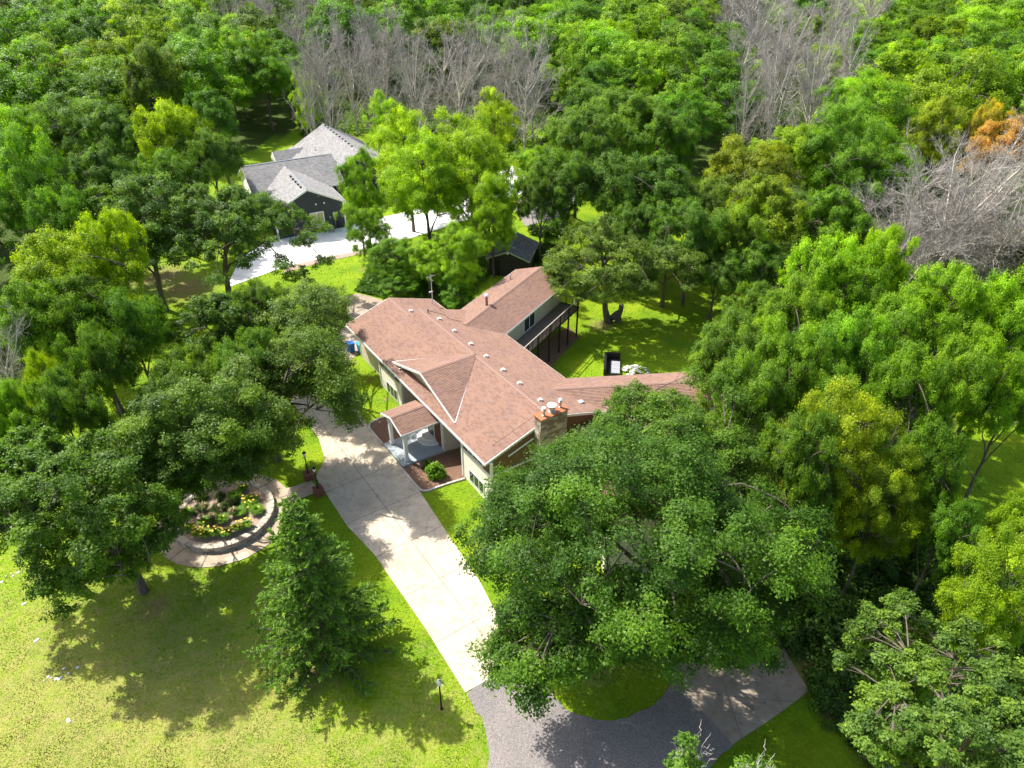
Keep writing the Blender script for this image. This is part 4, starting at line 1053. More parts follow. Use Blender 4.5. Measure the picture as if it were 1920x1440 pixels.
# ---------------------------------------------------------------- trees
def tree_meshes(seed, R, hc, hv, nclump, nleaf, leaf, off=(0, 0), trunk=.32, rcf=.17, flat=.62, upper=-.35, leafmat_=None, bark=None, aspect=.62, limbs=8, fork=.3, droop=.0, lobes=.24, twigrad=.02, reject=None, extra=()):
    """returns (trunk mesh, crown mesh); crown centre at (off, hc), radii R,R,hv"""
    r = np.random.default_rng(seed)
    C = np.array([off[0], off[1], hc])
    # envelope with lobes
    K_ = nrm(r.normal(size=(7, 3))) * r.uniform(1.5, 3.4, (7, 1)); ph = r.uniform(0, 6.28, 7)
    env = lambda d: 1 + lobes * np.sin(d @ K_.T + ph).sum(-1) / 2.2
    rc0 = rcf * (R * R * hv) ** (1 / 3)
    cand = nrm(r.normal(size=(nclump * 14, 3))); cand = cand[cand[:, 2] > upper]
    f = r.uniform(.12, 1, len(cand)) ** .42 * .93
    pc = cand * np.array([R, R, hv]) * (f * env(cand))[:, None]
    for ex in extra:      # further lobes of the crown: offset from its centre and radii
        c2 = nrm(r.normal(size=(nclump * 3, 3))); c2 = c2[c2[:, 2] > -.6]
        pe = c2 * np.array(ex[3:6]) * (r.uniform(.12, 1, len(c2)) ** .42)[:, None] + np.array(ex[:3])
        pc = np.concatenate([pe[:nclump // 4 * 3], pc])
    keep = []
    md = rc0 * .95
    for p_ in pc:
        if len(keep) >= nclump: break
        if reject is not None and reject(p_ + C): continue
        if not keep or np.min(np.sum(((np.array(keep) - p_) / (1, 1, .7)) ** 2, 1)) > md * md: keep.append(p_)
    cl = np.array(keep) + C; cl[:, 2] = np.maximum(cl[:, 2], 1.2)
    nc = len(cl); rc = rc0 * r.uniform(.75, 1.35, nc)
    # limbs
    top = hc + hv * .45
    m = 7; tt = np.linspace(0, 1, m)
    wob = np.cumsum(r.normal(0, .12, (m, 2)), 0) * (R / 7); wob[0] = 0
    tp = np.stack([off[0] * tt ** 1.5 * .8 + wob[:, 0], off[1] * tt ** 1.5 * .8 + wob[:, 1], tt * top], -1)
    tr = trunk * (1 - .8 * tt) ** .9; tr[0] *= 1.25
    vt, qt = tubes(tp[None], tr[None], 9)
    parts_v = [vt]; parts_q = [qt]; nv = len(vt)
    az = r.uniform(0, 6.28) + np.arange(limbs) * 2.4 + r.normal(0, .25, limbs)
    st = np.linspace(fork, .9, limbs)
    lp_ = []
    lr_ = []
    s = np.linspace(0, 1, 8)[:, None]
    for i in range(limbs):
        k = st[i] * (m - 1); j = int(k); base = tp[j] + (tp[min(j + 1, m - 1)] - tp[j]) * (k - j)
        el = r.uniform(-.1, .75); d = np.array([math.cos(az[i]) * math.cos(el), math.sin(az[i]) * math.cos(el), math.sin(el)])
        end = C + d * np.array([R, R, hv]) * .78
        for _ in range(6):
            if reject is not None and reject(end): end = C + (end - C) * .72
        midp = base * .5 + end * .5 + np.array([0, 0, .12 * R]) + r.normal(0, .08 * R, 3)
        path = base * (1 - s) ** 2 + 2 * midp * s * (1 - s) + end * s ** 2
        path[1:-1] += r.normal(0, .02 * R, (6, 3))
        lp_.append(path); lr_.append(trunk * .48 * (1 - .85 * s[:, 0]) * (1 - .35 * st[i]))
    lp_ = np.array(lp_); lr_ = np.array(lr_)
    v, q = tubes(lp_, lr_, 6); parts_v.append(v); parts_q.append(q + nv); nv += len(v)
    pool = np.concatenate([lp_[:, 2:].reshape(-1, 3), tp[3:]])
    # branches to the clumps
    dd = np.linalg.norm(pool[None] - cl[:, None] + np.array([0, 0, .5]), axis=2); near = pool[np.argmin(dd, 1)]
    s6 = np.linspace(0, 1, 6)[None, :, None]
    mid = (near + cl) / 2 + r.normal(0, .1 * rc0 * 2, cl.shape) + np.array([0, 0, .25])
    pth = near[:, None] * (1 - s6) ** 2 + 2 * mid[:, None] * s6 * (1 - s6) + cl[:, None] * s6 ** 2
    L = np.linalg.norm(near - cl, axis=1)
    rad = (twigrad + .012 * L)[:, None] * (1 - .75 * s6[..., 0])
    v, q = tubes(pth, rad, 4); parts_v.append(v); parts_q.append(q + nv); nv += len(v)
    # twigs inside the clumps
    nt_ = 4; ci = np.repeat(np.arange(nc), nt_)
    e = cl[ci] + nrm(r.normal(size=(nc * nt_, 3))) * rc[ci][:, None] * .85 * np.array([1, 1, .7])
    s3 = np.linspace(0, 1, 3)[None, :, None]; b0 = pth[ci, 3]
    p3 = b0[:, None] * (1 - s3) + e[:, None] * s3; p3[:, 1] += r.normal(0, .08, (nc * nt_, 3))
    v, q = tubes(p3, np.full((nc * nt_, 3), twigrad * .8) * np.array([1, .7, .3]), 3); parts_v.append(v); parts_q.append(q + nv)
    tm = fastmesh('trunk', np.concatenate(parts_v), np.concatenate(parts_q), bark or BARK, None, True)
    if nleaf == 0: return tm, None
    # leaves: sprays inside clumps
    ns = 11
    wgt = rc ** 2; idx = r.choice(nc, nleaf, p=wgt / wgt.sum())
    sd_ = nrm(r.normal(size=(nc, ns, 3)) + np.array([0, 0, .75])); sp = sd_ * r.uniform(.45, 1.05, (nc, ns, 1)) * rc[:, None, None] * np.array([1, 1, flat])
    si = r.integers(ns, size=nleaf)
    c = cl[idx] + sp[idx, si] + r.normal(size=(nleaf, 3)) * (rc[idx] * .185)[:, None] * np.array([1, 1, .75])
    outc = nrm(c - C)
    nor = nrm(sd_[idx, si] * .55 + outc * .25 + np.array([0, 0, .45]) + r.normal(size=(nleaf, 3)) * .40)
    cv = r.normal(0, .17, nc)[idx] + r.normal(0, .11, (nc, ns))[idx, si]
    lv = np.clip(.46 + cv + r.normal(0, .13, nleaf), 0, 1)
    sz = r.uniform(.65, 1.3, nleaf) * leaf
    c[:, 2] = np.maximum(c[:, 2], .3)
    v, q, lv = leaves(c, nor, sz, sz * aspect, lv, r, droop)
    return tm, fastmesh('crown', v, q, leafmat_ or LEAF, {'lv': ('FACE', lv)})

def dead_meshes(seed, R, ht, upright=.6, dens=1.0, top=.8, tr=.24):
    r = np.random.default_rng(seed)
    def curved(b, e, sag, n, w):
        s = np.linspace(0, 1, n)[None, :, None]
        m_ = (b + e) / 2 + r.normal(0, 1, b.shape) * w + np.array([0, 0, -1]) * sag
        return b[:, None] * (1 - s) ** 2 + 2 * m_[:, None] * s * (1 - s) + e[:, None] * s ** 2
    tp = np.stack([np.cumsum(r.normal(0, .12, 7)), np.cumsum(r.normal(0, .12, 7)), np.linspace(0, ht * top, 7)], -1); tp[0, :2] = 0
    vt, qt = tubes(tp[None], (np.linspace(tr, .05, 7))[None], 8)
    Nl = 19; i = r.uniform(.7, 6, Nl); b = np.stack([np.interp(i, range(7), tp[:, k]) for k in range(3)], -1)
    a = np.arange(Nl) * 2.4; el = r.uniform(.35, 1.1, Nl) * upright * 1.4
    ln = R * r.uniform(.75, 1.15, Nl) / np.maximum(np.cos(el), .45) * (1.1 - .45 * b[:, 2] / ht)
    e = b + np.stack([np.cos(a) * np.cos(el), np.sin(a) * np.cos(el), np.sin(el)], -1) * ln[:, None]
    P1 = curved(b, e, .5, 7, .35); v1, q1 = tubes(P1, np.linspace(.125, .035, 7)[None].repeat(Nl, 0), 5)
    def level(P, n, l0, wd, r0, k, lift):
        N = len(P) * n; pi = np.repeat(np.arange(len(P)), n); s = r.uniform(.22, 1, N); m_ = P.shape[1] - 1
        j = np.minimum((s * m_).astype(int), m_ - 1); fr = (s * m_ - j)[:, None]
        b_ = P[pi, j] * (1 - fr) + P[pi, j + 1] * fr; d = nrm(P[pi, -1] - P[pi, 0])
        dir_ = nrm(d * .9 + r.normal(0, .62, (N, 3)) + np.array([0, 0, lift])); e_ = b_ + dir_ * (l0 * r.uniform(.5, 1.2, N))[:, None]
        P2 = curved(b_, e_, 0, 5, wd); return P2, tubes(P2, (np.linspace(r0, r0 * .35, 5))[None].repeat(N, 0), k)
    P2, (v2, q2) = level(P1, int(9 * dens), R * .42, .12, .042, 4, .3)
    P3, (v3, q3_) = level(P2, int(6 * dens), R * .24, .06, .02, 3, .2)
    P4, (v4, q4) = level(P3, int(3.4 * dens), R * .13, .03, .012, 3, .15)
    n1 = len(vt)
    tm = fastmesh('trunk', np.concatenate([vt, v1]), np.concatenate([qt, q1 + n1]), PALEBARK, None, True)
    n2 = len(v2); n3 = n2 + len(v3)
    bm_ = fastmesh('branches', np.concatenate([v2, v3, v4]), np.concatenate([q2, q3_ + n2, q4 + n3]), DEADBARK, None)
    return tm, bm_

def spruce_meshes(seed, R, ht):
    r = np.random.default_rng(seed)
    tp = np.stack([np.zeros(6), np.zeros(6), np.linspace(0, ht, 6)], -1)
    vt, qt = tubes(tp[None], np.linspace(.24, .02, 6)[None], 8)
    B = []; E = []; z = .7; k = 0
    while z < ht - .25:
        f = 1 - z / ht; n = 7 if f > .3 else 5
        for i in range(n):
            a = k * 1.1 + i * 6.283 / n + r.normal(0, .18); l = R * (f ** .82) * r.uniform(.62, 1.14) + .12
            zz = z + r.uniform(-.12, .12)
            B.append((0, 0, zz)); E.append((math.cos(a) * l, math.sin(a) * l, zz + l * (.02 if f > .35 else .5) + r.normal(0, .08)))
        z += .33 + .1 * f; k += 1
    B = np.array(B); E = np.array(E); s = np.linspace(0, 1, 7)[None, :, None]
    L = np.linalg.norm(E - B, axis=1)
    M = (B + E) / 2 + np.array([0, 0, -1]) * (.12 * L)[:, None]
    P = B[:, None] * (1 - s) ** 2 + 2 * M[:, None] * s * (1 - s) + E[:, None] * s ** 2
    v1, q1 = tubes(P, np.maximum(.006, (.012 + .012 * L))[:, None] * np.linspace(1, .3, 7)[None], 4)
    # side twigs
    reps = np.maximum(4, (L * 9).astype(int)); pi = np.repeat(np.arange(len(B)), reps); N = len(pi)
    t = r.uniform(.22, 1, N); j = np.minimum((t * 6).astype(int), 5); fr = (t * 6 - j)[:, None]
    b = P[pi, j] * (1 - fr) + P[pi, j + 1] * fr; d = nrm(P[pi, 6] - P[pi, 3]); side = nrm(np.cross(d, np.array([0, 0, 1.]))) * np.where(r.random(N) < .5, 1, -1)[:, None]
    tl = (.62 * (1 - t * .55) * np.minimum(1, L[pi] / 2) * r.uniform(.5, 1.2, N) + .12)
    dr = nrm(d * .75 + side * .8 + np.array([0, 0, -.22]) + r.normal(0, .12, (N, 3)))
    e = b + dr * tl[:, None]
    p2 = np.stack([b, (b + e) / 2 + np.array([0, 0, .02]), e], 1); v2, q2 = tubes(p2, np.full((N, 3), .008), 3)
    tm = fastmesh('trunk', np.concatenate([vt, v1, v2]), np.concatenate([qt, q1 + len(vt), q2 + len(vt) + len(v1)]), BARK, None)
    # needle sprays
    m = 22; ii = np.repeat(np.arange(N), m); tt = r.uniform(0, 1.08, N * m)[:, None]
    c = b[ii] + (e - b)[ii] * tt + r.normal(0, .03, (N * m, 3))
    ax = nrm(dr[ii] * 1.0 + r.normal(0, .5, (N * m, 3))); nr_ = nrm(np.cross(ax, r.normal(size=(N * m, 3))) + np.array([0, 0, .5]))
    bt = nrm(np.cross(nr_, ax)); Ln = r.uniform(.11, .22, N * m)[:, None]; Wn = Ln * .34
    v = np.stack([c - ax * Ln * .3, c + bt * Wn * .5, c + ax * Ln * .9, c - bt * Wn * .5], 1).reshape(-1, 3)
    q = np.arange(4 * N * m).reshape(-1, 4)
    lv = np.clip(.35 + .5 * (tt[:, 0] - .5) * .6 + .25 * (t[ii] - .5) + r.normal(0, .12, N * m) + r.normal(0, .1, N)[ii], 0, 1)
    return tm, fastmesh('crown', v, q, NEEDLE, {'lv': ('FACE', lv)})

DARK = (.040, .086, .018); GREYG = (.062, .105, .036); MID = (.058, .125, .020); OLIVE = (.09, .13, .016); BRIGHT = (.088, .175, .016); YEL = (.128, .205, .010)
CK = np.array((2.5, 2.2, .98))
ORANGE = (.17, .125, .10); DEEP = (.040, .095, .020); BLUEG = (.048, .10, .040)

def plant(name, label, cat, loc, meshes, color, rz=0.0, sc=(1, 1, 1), group=None, second='crown'):
    t = thing(name, label, cat, loc, rz, group); t.scale = sc
    for m_, nm_ in ((meshes[0], 'trunk'), (meshes[1], second)):
        if m_ is None: continue
        o = link(nm_, m_, t); o.color = (*(np.array(color) * CK), 1)
    return t

def crownpos(px, py, rpx, hc):
    """centre of a crown seen at px,py whose centre stands hc above its ground"""
    z = hc
    for _ in range(20):
        p = at(px, py, z); z = hc + float(gz(p[0], p[1]))
    f = (p[1]) * math.cos(TH) - (p[2] - H) * math.sin(TH)
    return p, rpx / F * f

def proj(x, y, z):
    f = y * math.cos(TH) - (z - H) * math.sin(TH); u_ = y * math.sin(TH) + (z - H) * math.cos(TH)
    return 960 + F * x / f, 720 - F * u_ / f
seedc = [100]
def hero(name, label, px, py, rpx, hc, hvf, nleaf, nclump, leaf, color, base=None, trunk=.34, keepout=(), lobe=(), **k):
    p, R = crownpos(px, py, rpx, hc)
    b = gr(*base) if base else np.array([p[0], p[1] - .5, 0]); bz = float(gz(b[0], b[1]))
    off = (p[0] - b[0], p[1] - b[1]); seedc[0] += 1
    def rej(c):
        qx, qy = proj(c[0] + b[0], c[1] + b[1], c[2] + bz)
        if any(pip(qx, qy, P_) for P_ in keepout): return True
        sx_, sy_ = c[0] + b[0] + .666 * (c[2] + bz), c[1] + b[1] - .408 * (c[2] + bz)      # where its shade falls
        return any((sx_ - a_) ** 2 + (sy_ - b_) ** 2 < r_ * r_ for a_, b_, r_ in SUNNY)
    ms = tree_meshes(seedc[0], R, p[2] - bz, R * hvf, int(nclump * 1.2), int(nleaf * 2.4), leaf * .80, off, trunk, reject=rej if keepout else None, extra=[(*(crownpos(lx_, ly_, 1, lh_)[0][:2] - p[:2]), crownpos(lx_, ly_, 1, lh_)[0][2] - p[2], lr_, lr_, lr_ * .6) for lx_, ly_, lh_, lr_ in lobe], **k)
    return plant(name, label, 'tree', (b[0], b[1], bz - .05), ms, color)

SUNNY = ((-18.0, 35.0, 3.3), (-20.0, 33.6, 2.6), (-5.6, 31.6, 3.6), (-8.6, 35.4, 2.2), (-12.0, 50.4, 3.0), (-16.5, 67.5, 3.5))      # spots the sun reaches between the crowns
KO_R = [(500, 500), (1110, 500), (1135, 740), (1070, 810), (1000, 850), (940, 900), (905, 985), (860, 1010), (600, 1000)]
KO_N = [(500, 960), (880, 985), (900, 1060), (960, 1078), (1080, 1088), (1085, 1122), (965, 1135), (935, 1165), (900, 1290), (500, 1290)]
KO_B = [(1040, 1500), (1035, 1290), (1090, 1240), (1240, 1228), (1300, 1240), (1425, 1235), (1440, 1165), (1520, 1120), (1600, 1060), (1700, 1000), (1800, 1500)]
KO_RING = [(315, 1010), (340, 972), (385, 945), (430, 905), (500, 882), (560, 868), (700, 1100), (300, 1100)]
KO_H = [(640, 500), (652, 560), (650, 610), (640, 660), (640, 710), (665, 770), (655, 830), (600, 862), (560, 900), (1000, 900), (1000, 400), (700, 400)]
KO_L = [(-50, 1030), (60, 1050), (90, 1180), (130, 1220), (-50, 1400)]
hero('oak_tree', 'huge dark green oak in front of the right wing, overhanging drive and concrete apron', 1225, 1035, 325, 8.4, .72, 105000, 200, .185, (.033, .078, .020), (1190, 1195), .42, rcf=.14, limbs=12, lobes=.2, keepout=(KO_R, KO_N, KO_B), lobe=((1040, 1215, 5.5, 3.3), (1130, 1180, 6.5, 3.4), (1000, 960, 8, 3.0), (1350, 1180, 6.5, 3.2)))
hero('oak_tree', 'green oak crown covering the roof of the right wing behind the huge oak', 1225, 850, 185, 9.0, .7, 42000, 120, .18, (.042, .09, .024), (1330, 1010), .33, rcf=.15, keepout=(KO_R,))
hero('oak_tree', 'dark oak on the lawn left of the stone planter, its shadow reaching down the lawn', 185, 1010, 180, 5.9, .95, 36000, 130, .19, DARK, (270, 1110), .25, rcf=.14, limbs=10, keepout=(KO_RING, KO_L))
hero('oak_tree', 'grey-green oak just above the round stone planter', 385, 825, 155, 7.2, .9, 42000, 120, .18, (.048, .094, .024), (330, 970), .28, rcf=.17, keepout=(KO_RING,))
hero('oak_tree', 'grey-green spreading oak leaning over the drive in front of the porch', 572, 762, 162, 6.7, .85, 52000, 140, .17, (.054, .10, .028), (520, 862), .28, rcf=.17, limbs=9, keepout=(KO_H, KO_RING))
hero('oak_tree', 'smaller pale grey-green oak at the left end of the house above the paved pad', 588, 622, 112, 6.4, .95, 26000, 90, .18, (.066, .115, .042), None, .26, rcf=.17, keepout=(KO_H,))
hero('oak_tree', 'old grey-green oak with bare twiggy spots at the left edge of the near wood', 60, 905, 130, 8.2, .85, 30000, 90, .19, (.045, .098, .024), None, .3, rcf=.15, keepout=(KO_L,))
hero('oak_tree', 'grey-green oak crown in the lower right corner of the photograph', 1815, 1385, 225, 10.2, .6, 60000, 130, .16, (.055, .105, .038), None, .36, rcf=.13)
hero('oak_tree', 'grey-green oak standing alone on the back lawn, a sawn stump beside it', 1125, 508, 108, 6.9, .8, 30000, 100, .2, (.064, .108, .040), (1140, 603), .36, rcf=.15)
hero('oak_tree', 'small leaning grey-green oak just right of the oak with the stump', 1247, 505, 66, 6.2, .95, 14000, 55, .2, (.064, .108, .040), (1242, 575), .26, rcf=.19)
hero('oak_tree', 'dark spreading oak in front of the grey-roofed house, reaching over the white patio', 440, 440, 145, 8.6, .70, 44000, 130, .21, (.042, .088, .028), (432, 562), .34, rcf=.13, limbs=10, lobes=.3)
hero('oak_tree', 'dark oak left of the oak by the white patio, trunk visible below', 290, 430, 125, 8.6, .78, 30000, 100, .22, (.044, .092, .025), (310, 582), .34, rcf=.15)
hero('oak_tree', 'dark low oak standing over the sunny grass gap left of the grey-green oaks', 425, 610, 85, 6.6, .8, 20000, 70, .2, (.038, .082, .023), None, .26, rcf=.17)

# kinds that are repeated: every crown radius 6, centre 8.3 high, half height hv
T = {}
T['oak'] = [tree_meshes(11 + i, 6, 8.3, 4.1, 72, 84000, .165, rcf=.20, lobes=.28, upper=-.6, trunk=.26, droop=0, flat=.72) for i in range(3)]
T['tall'] = [tree_meshes(21 + i, 5.4, 8.0, 5.2, 74, 84000, .15, trunk=.24, rcf=.20, flat=.62, droop=0, upper=-.8, lobes=.3, fork=.2, aspect=.55) for i in range(3)]
T['far'] = [tree_meshes(31 + i, 6, 8.0, 4.9, 46, 30000, .245, rcf=.235, flat=.75, droop=0, lobes=.24, upper=-.8, trunk=.24) for i in range(5)]
T['dead'] = [dead_meshes(41 + i, 5.2, 13.5, .95, 1.0) for i in range(3)]
T['deadwide'] = [dead_meshes(51 + i, 6.0, 10.5, .85, 1.4, .5, .15) for i in range(2)]
HC = 8.3

def inst(kind, px, py, rpx, hc, color, label, idx=None, vs=1.0, group=None, name=None, base=None):
    p, R = crownpos(px, py, rpx, hc)
    if kind.startswith('dead'): R0 = 5.4
    else: R0 = {'oak': 6.3, 'tall': 5.5, 'far': 6.3}[kind]
    L = T[kind]; i = int(rng.integers(len(L))) if idx is None else idx % len(L)
    s = R / R0; g_ = float(gz(p[0], p[1]))
    col = tuple(np.array(color) * rng.uniform(.92, 1.08) * rng.uniform(.95, 1.05, 3))
    nm_ = name or {'oak': 'oak_tree', 'tall': 'leafy_tree', 'far': 'leafy_tree', 'dead': 'dead_tree', 'deadwide': 'dead_tree'}[kind]
    return plant(nm_, label, 'tree', (p[0], p[1], g_ - .05), L[i], col, rng.uniform(0, 6.28), (s, s, hc / HC * vs), group, 'branches' if kind.startswith('dead') else 'crown')

I = inst
# centre, behind the house
I('tall', 765, 300, 72, 9.5, YEL, 'yellow-green tree immediately right of the grey-roofed house')
I('tall', 880, 300, 95, 11, YEL, 'broadest yellow-green tree, in the centre behind the house')
I('tall', 800, 350, 85, 9.5, YEL, 'yellow-green tree in front of the broadest one, trunks over the white paving')
I('tall', 915, 370, 62, 9, (.12, .2, .016), 'green-yellow tree on the right side of the yellow-green group')
I('tall', 668, 355, 46, 8.5, (.075, .15, .018), 'slender green tree at the right corner of the charcoal gable')
I('tall', 690, 430, 42, 5.5, (.08, .145, .02), 'narrow young tree standing in a soil ring on the sunny lawn', vs=1.1)
I('tall', 745, 470, 52, 4.6, (.07, .15, .02), 'bushy tree between the lawn and the roof mast', vs=.9)
I('tall', 800, 480, 48, 5, (.11, .19, .02), 'bright bushy tree directly behind the roof mast', vs=.9)
I('tall', 872, 478, 52, 6, (.10, .18, .018), 'bright leafy tree just left of the dark shed')
I('tall', 850, 530, 38, 3.2, (.06, .14, .018), 'low dense tree touching the back of the roof', vs=.8)
I('tall', 740, 525, 40, 3.0, (.05, .12, .018), 'low dark bushy tree at the back left corner of the roof', vs=.8)
I('tall', 925, 420, 45, 6.5, (.12, .2, .02), 'yellow-green tree behind the dark shed')
I('tall', 735, 240, 45, 9, (.11, .19, .018), 'bright tree behind the right end of the grey roof')
I('tall', 925, 235, 48, 8.5, (.13, .21, .016), 'yellow-green tree in front of the dead trees')
# centre right: big oaks
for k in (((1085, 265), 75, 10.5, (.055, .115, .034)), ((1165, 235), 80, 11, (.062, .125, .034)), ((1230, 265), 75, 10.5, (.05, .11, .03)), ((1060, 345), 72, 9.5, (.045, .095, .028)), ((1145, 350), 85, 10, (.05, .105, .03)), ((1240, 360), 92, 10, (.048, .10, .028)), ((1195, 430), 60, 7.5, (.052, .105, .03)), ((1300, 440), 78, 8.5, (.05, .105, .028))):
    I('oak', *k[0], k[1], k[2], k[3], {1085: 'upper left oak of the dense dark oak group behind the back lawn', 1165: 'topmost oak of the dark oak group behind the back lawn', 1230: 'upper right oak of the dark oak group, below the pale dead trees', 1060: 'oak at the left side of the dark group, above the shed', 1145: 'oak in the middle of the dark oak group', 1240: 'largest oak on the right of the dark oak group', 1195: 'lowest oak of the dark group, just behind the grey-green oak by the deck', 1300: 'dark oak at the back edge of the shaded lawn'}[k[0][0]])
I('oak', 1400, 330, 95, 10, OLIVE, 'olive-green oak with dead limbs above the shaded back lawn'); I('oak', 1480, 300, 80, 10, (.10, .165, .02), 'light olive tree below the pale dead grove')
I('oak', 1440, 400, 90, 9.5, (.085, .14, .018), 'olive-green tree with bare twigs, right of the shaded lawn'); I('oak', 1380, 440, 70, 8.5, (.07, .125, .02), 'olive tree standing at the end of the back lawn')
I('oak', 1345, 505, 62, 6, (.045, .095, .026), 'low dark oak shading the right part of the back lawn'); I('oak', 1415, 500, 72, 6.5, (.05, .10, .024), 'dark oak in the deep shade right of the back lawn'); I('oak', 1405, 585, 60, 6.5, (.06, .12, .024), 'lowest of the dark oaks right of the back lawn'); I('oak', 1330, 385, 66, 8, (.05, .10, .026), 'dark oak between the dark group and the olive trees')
I('oak', 1570, 420, 80, 9, (.06, .13, .02), 'green tree left of the big bare brushy tree')
I('tall', 1560, 300, 80, 11, MID, 'mid green tree right of the pale dead grove'); I('tall', 1640, 250, 85, 11, (.07, .15, .018), 'bright green crown on the slope right of the dead grove')
I('tall', 1640, 330, 80, 10, (.065, .14, .018), 'green tree above the big bare brushy tree'); I('tall', 1740, 250, 60, 10, (.12, .18, .02), 'green crown with yellow patches left of the orange tree')
I('tall', 1580, 210, 75, 11, (.10, .19, .016), 'fresh green tree touching the right side of the pale dead grove')
# right side
I('oak', 1375, 660, 88, 9, (.065, .125, .034), 'light grey-green oak at the right end of the house roof'); I('oak', 1400, 760, 85, 9.5, (.055, .115, .03), 'oak below the light grey-green one, right of the roof end')
I('oak', 1490, 600, 85, 9.5, (.085, .16, .022), 'bright green oak on the right edge of the back lawn'); I('oak', 1560, 530, 88, 10, (.10, .18, .018), 'bright yellow-green oak above the right edge of the back lawn')
I('oak', 1640, 510, 62, 10, (.12, .2, .016), 'yellow-tipped tree just below the big bare brushy tree'); I('oak', 1470, 700, 80, 10, (.07, .14, .026), 'green oak between the roof end and the yellow-green tree')
I('oak', 1570, 680, 90, 10, (.065, .14, .024), 'green oak in the middle of the right-hand wood'); I('oak', 1680, 640, 90, 10, (.075, .15, .02), 'broad green oak below the bare brushy tree')
I('oak', 1780, 600, 92, 10.5, (.10, .18, .018), 'bright green oak beneath the bare brushy tree at right'); I('oak', 1880, 620, 85, 10.5, (.085, .165, .018), 'green oak cut by the right edge, below the bare brushy tree')
I('oak', 1690, 740, 85, 10, (.07, .14, .02), 'green oak with rusty twigs in the right-hand wood'); I('oak', 1800, 720, 88, 10, (.075, .15, .018), 'green oak above the sunny glade at right')
I('oak', 1895, 760, 75, 9, (.09, .17, .018), 'bright oak bough hanging over the sunny glade at the right edge')
I('tall', 1590, 860, 100, 10, (.12, .175, .016), 'olive-yellow tree beside the huge oak, tallest in the right-hand wood'); I('tall', 1640, 960, 75, 8, (.095, .155, .018), 'olive-green tree below the olive-yellow one')
I('oak', 1490, 880, 85, 10, (.055, .115, .028), 'dark green oak between the huge oak and the olive-yellow tree'); I('oak', 1720, 880, 78, 9, (.055, .12, .02), 'dark green oak left of the sunny glade')
I('oak', 1760, 1010, 75, 7, (.05, .11, .02), 'shaded oak at the lower end of the sunny glade', base=None); I('tall', 1860, 1140, 95, 8.5, (.085, .155, .018), 'light green tree at the right edge above the corner oak')
I('oak', 1690, 1240, 62, 7.5, (.06, .115, .034), 'grey-green tree reaching towards the concrete apron from the right'); I('oak', 1900, 1010, 60, 7, (.09, .165, .018), 'bright tree at the right edge below the glade')
I('oak', 1560, 790, 60, 9.5, (.055, .12, .026), 'dark oak behind the olive-yellow tree')
# left side
I('oak', 110, 520, 115, 10, (.13, .20, .016), 'bright yellow-green oak at the left edge of the photograph'); I('oak', 215, 480, 70, 10, YEL, 'yellowest oak crown at left, above the dark trunks')
I('oak', 60, 610, 100, 9, (.065, .14, .02), 'green oak below the bright yellow-green one at the left edge'); I('oak', 165, 600, 95, 9, (.062, .13, .02), 'green oak in the middle of the left-hand wood')
I('oak', 250, 620, 75, 8, (.05, .11, .022), 'dark green oak beside the small sunny grass gap at left'); I('oak', 190, 690, 70, 8, (.046, .10, .022), 'dark oak under the left-hand wood, above the planter oaks')
I('tall', 95, 735, 46, 7, YEL, 'small bright yellow-green tree beside the grey dead tree at left'); I('oak', 20, 800, 60, 8, (.07, .15, .02), 'bright green tree at the left edge below the dead tree')
I('tall', 35, 290, 80, 12, (.09, .18, .016), 'tall bright green tree at the upper left edge'); I('tall', 60, 370, 80, 11, (.06, .13, .018), 'tall dark green tree at the left edge')
I('oak', 330, 275, 66, 10, YEL, 'single yellow-green tree among dark crowns left of the grey house', idx=1, vs=1.1); I('oak', 225, 265, 68, 10, BLUEG, 'blue-green tree left of the single yellow-green one')
I('oak', 215, 350, 75, 10, (.046, .095, .034), 'blue-green oak behind the dark oaks at left'); I('oak', 130, 430, 70, 10, (.05, .11, .02), 'dark tree behind the yellow-green oak at left')
I('tall', 355, 120, 60, 11, MID, 'dark green tree with a bright top at the upper left'); I('tall', 425, 130, 72, 11, (.075, .155, .018), 'tall bright-topped tree left of the dead grove')
I('tall', 492, 135, 66, 10.5, (.062, .14, .018), 'tall dense tree at the edge of the dead grove'); I('oak', 300, 150, 65, 13, GREYG, 'grey-green crown among the tall trees at upper left')
I('tall', 580, 185, 32, 9, (.12, .2, .02), 'slim yellow-green tree in front of the dead grove')
I('oak', 395, 300, 62, 9, (.05, .105, .03), 'dark oak right of the single yellow-green tree, beside the grey house'); I('oak', 320, 345, 66, 9, (.05, .10, .026), 'dark oak directly below the single yellow-green tree')
I('oak', 405, 225, 62, 10, DEEP, 'deep green tree behind the lawn left of the grey house'); I('tall', 990, 320, 42, 6, (.10, .18, .02), 'light green tree over the far end of the white paving'); I('oak', 1015, 375, 55, 8, (.05, .105, .028), 'dark oak over the far end of the white paving')
I('oak', 345, 728, 84, 6.5, (.05, .105, .026), 'grey-green oak between the planter oaks and the sunny grass gap at left'); I('oak', 470, 700, 80, 8, (.052, .105, .03), 'grey-green oak behind the spreading one that leans over the drive')
I('oak', 120, 790, 80, 8, (.05, .105, .026), 'dull green oak left of the planter oaks, above the lawn oak'); I('oak', 500, 590, 60, 7.5, (.056, .108, .032), 'grey-green oak just left of the pale oak above the paved pad')
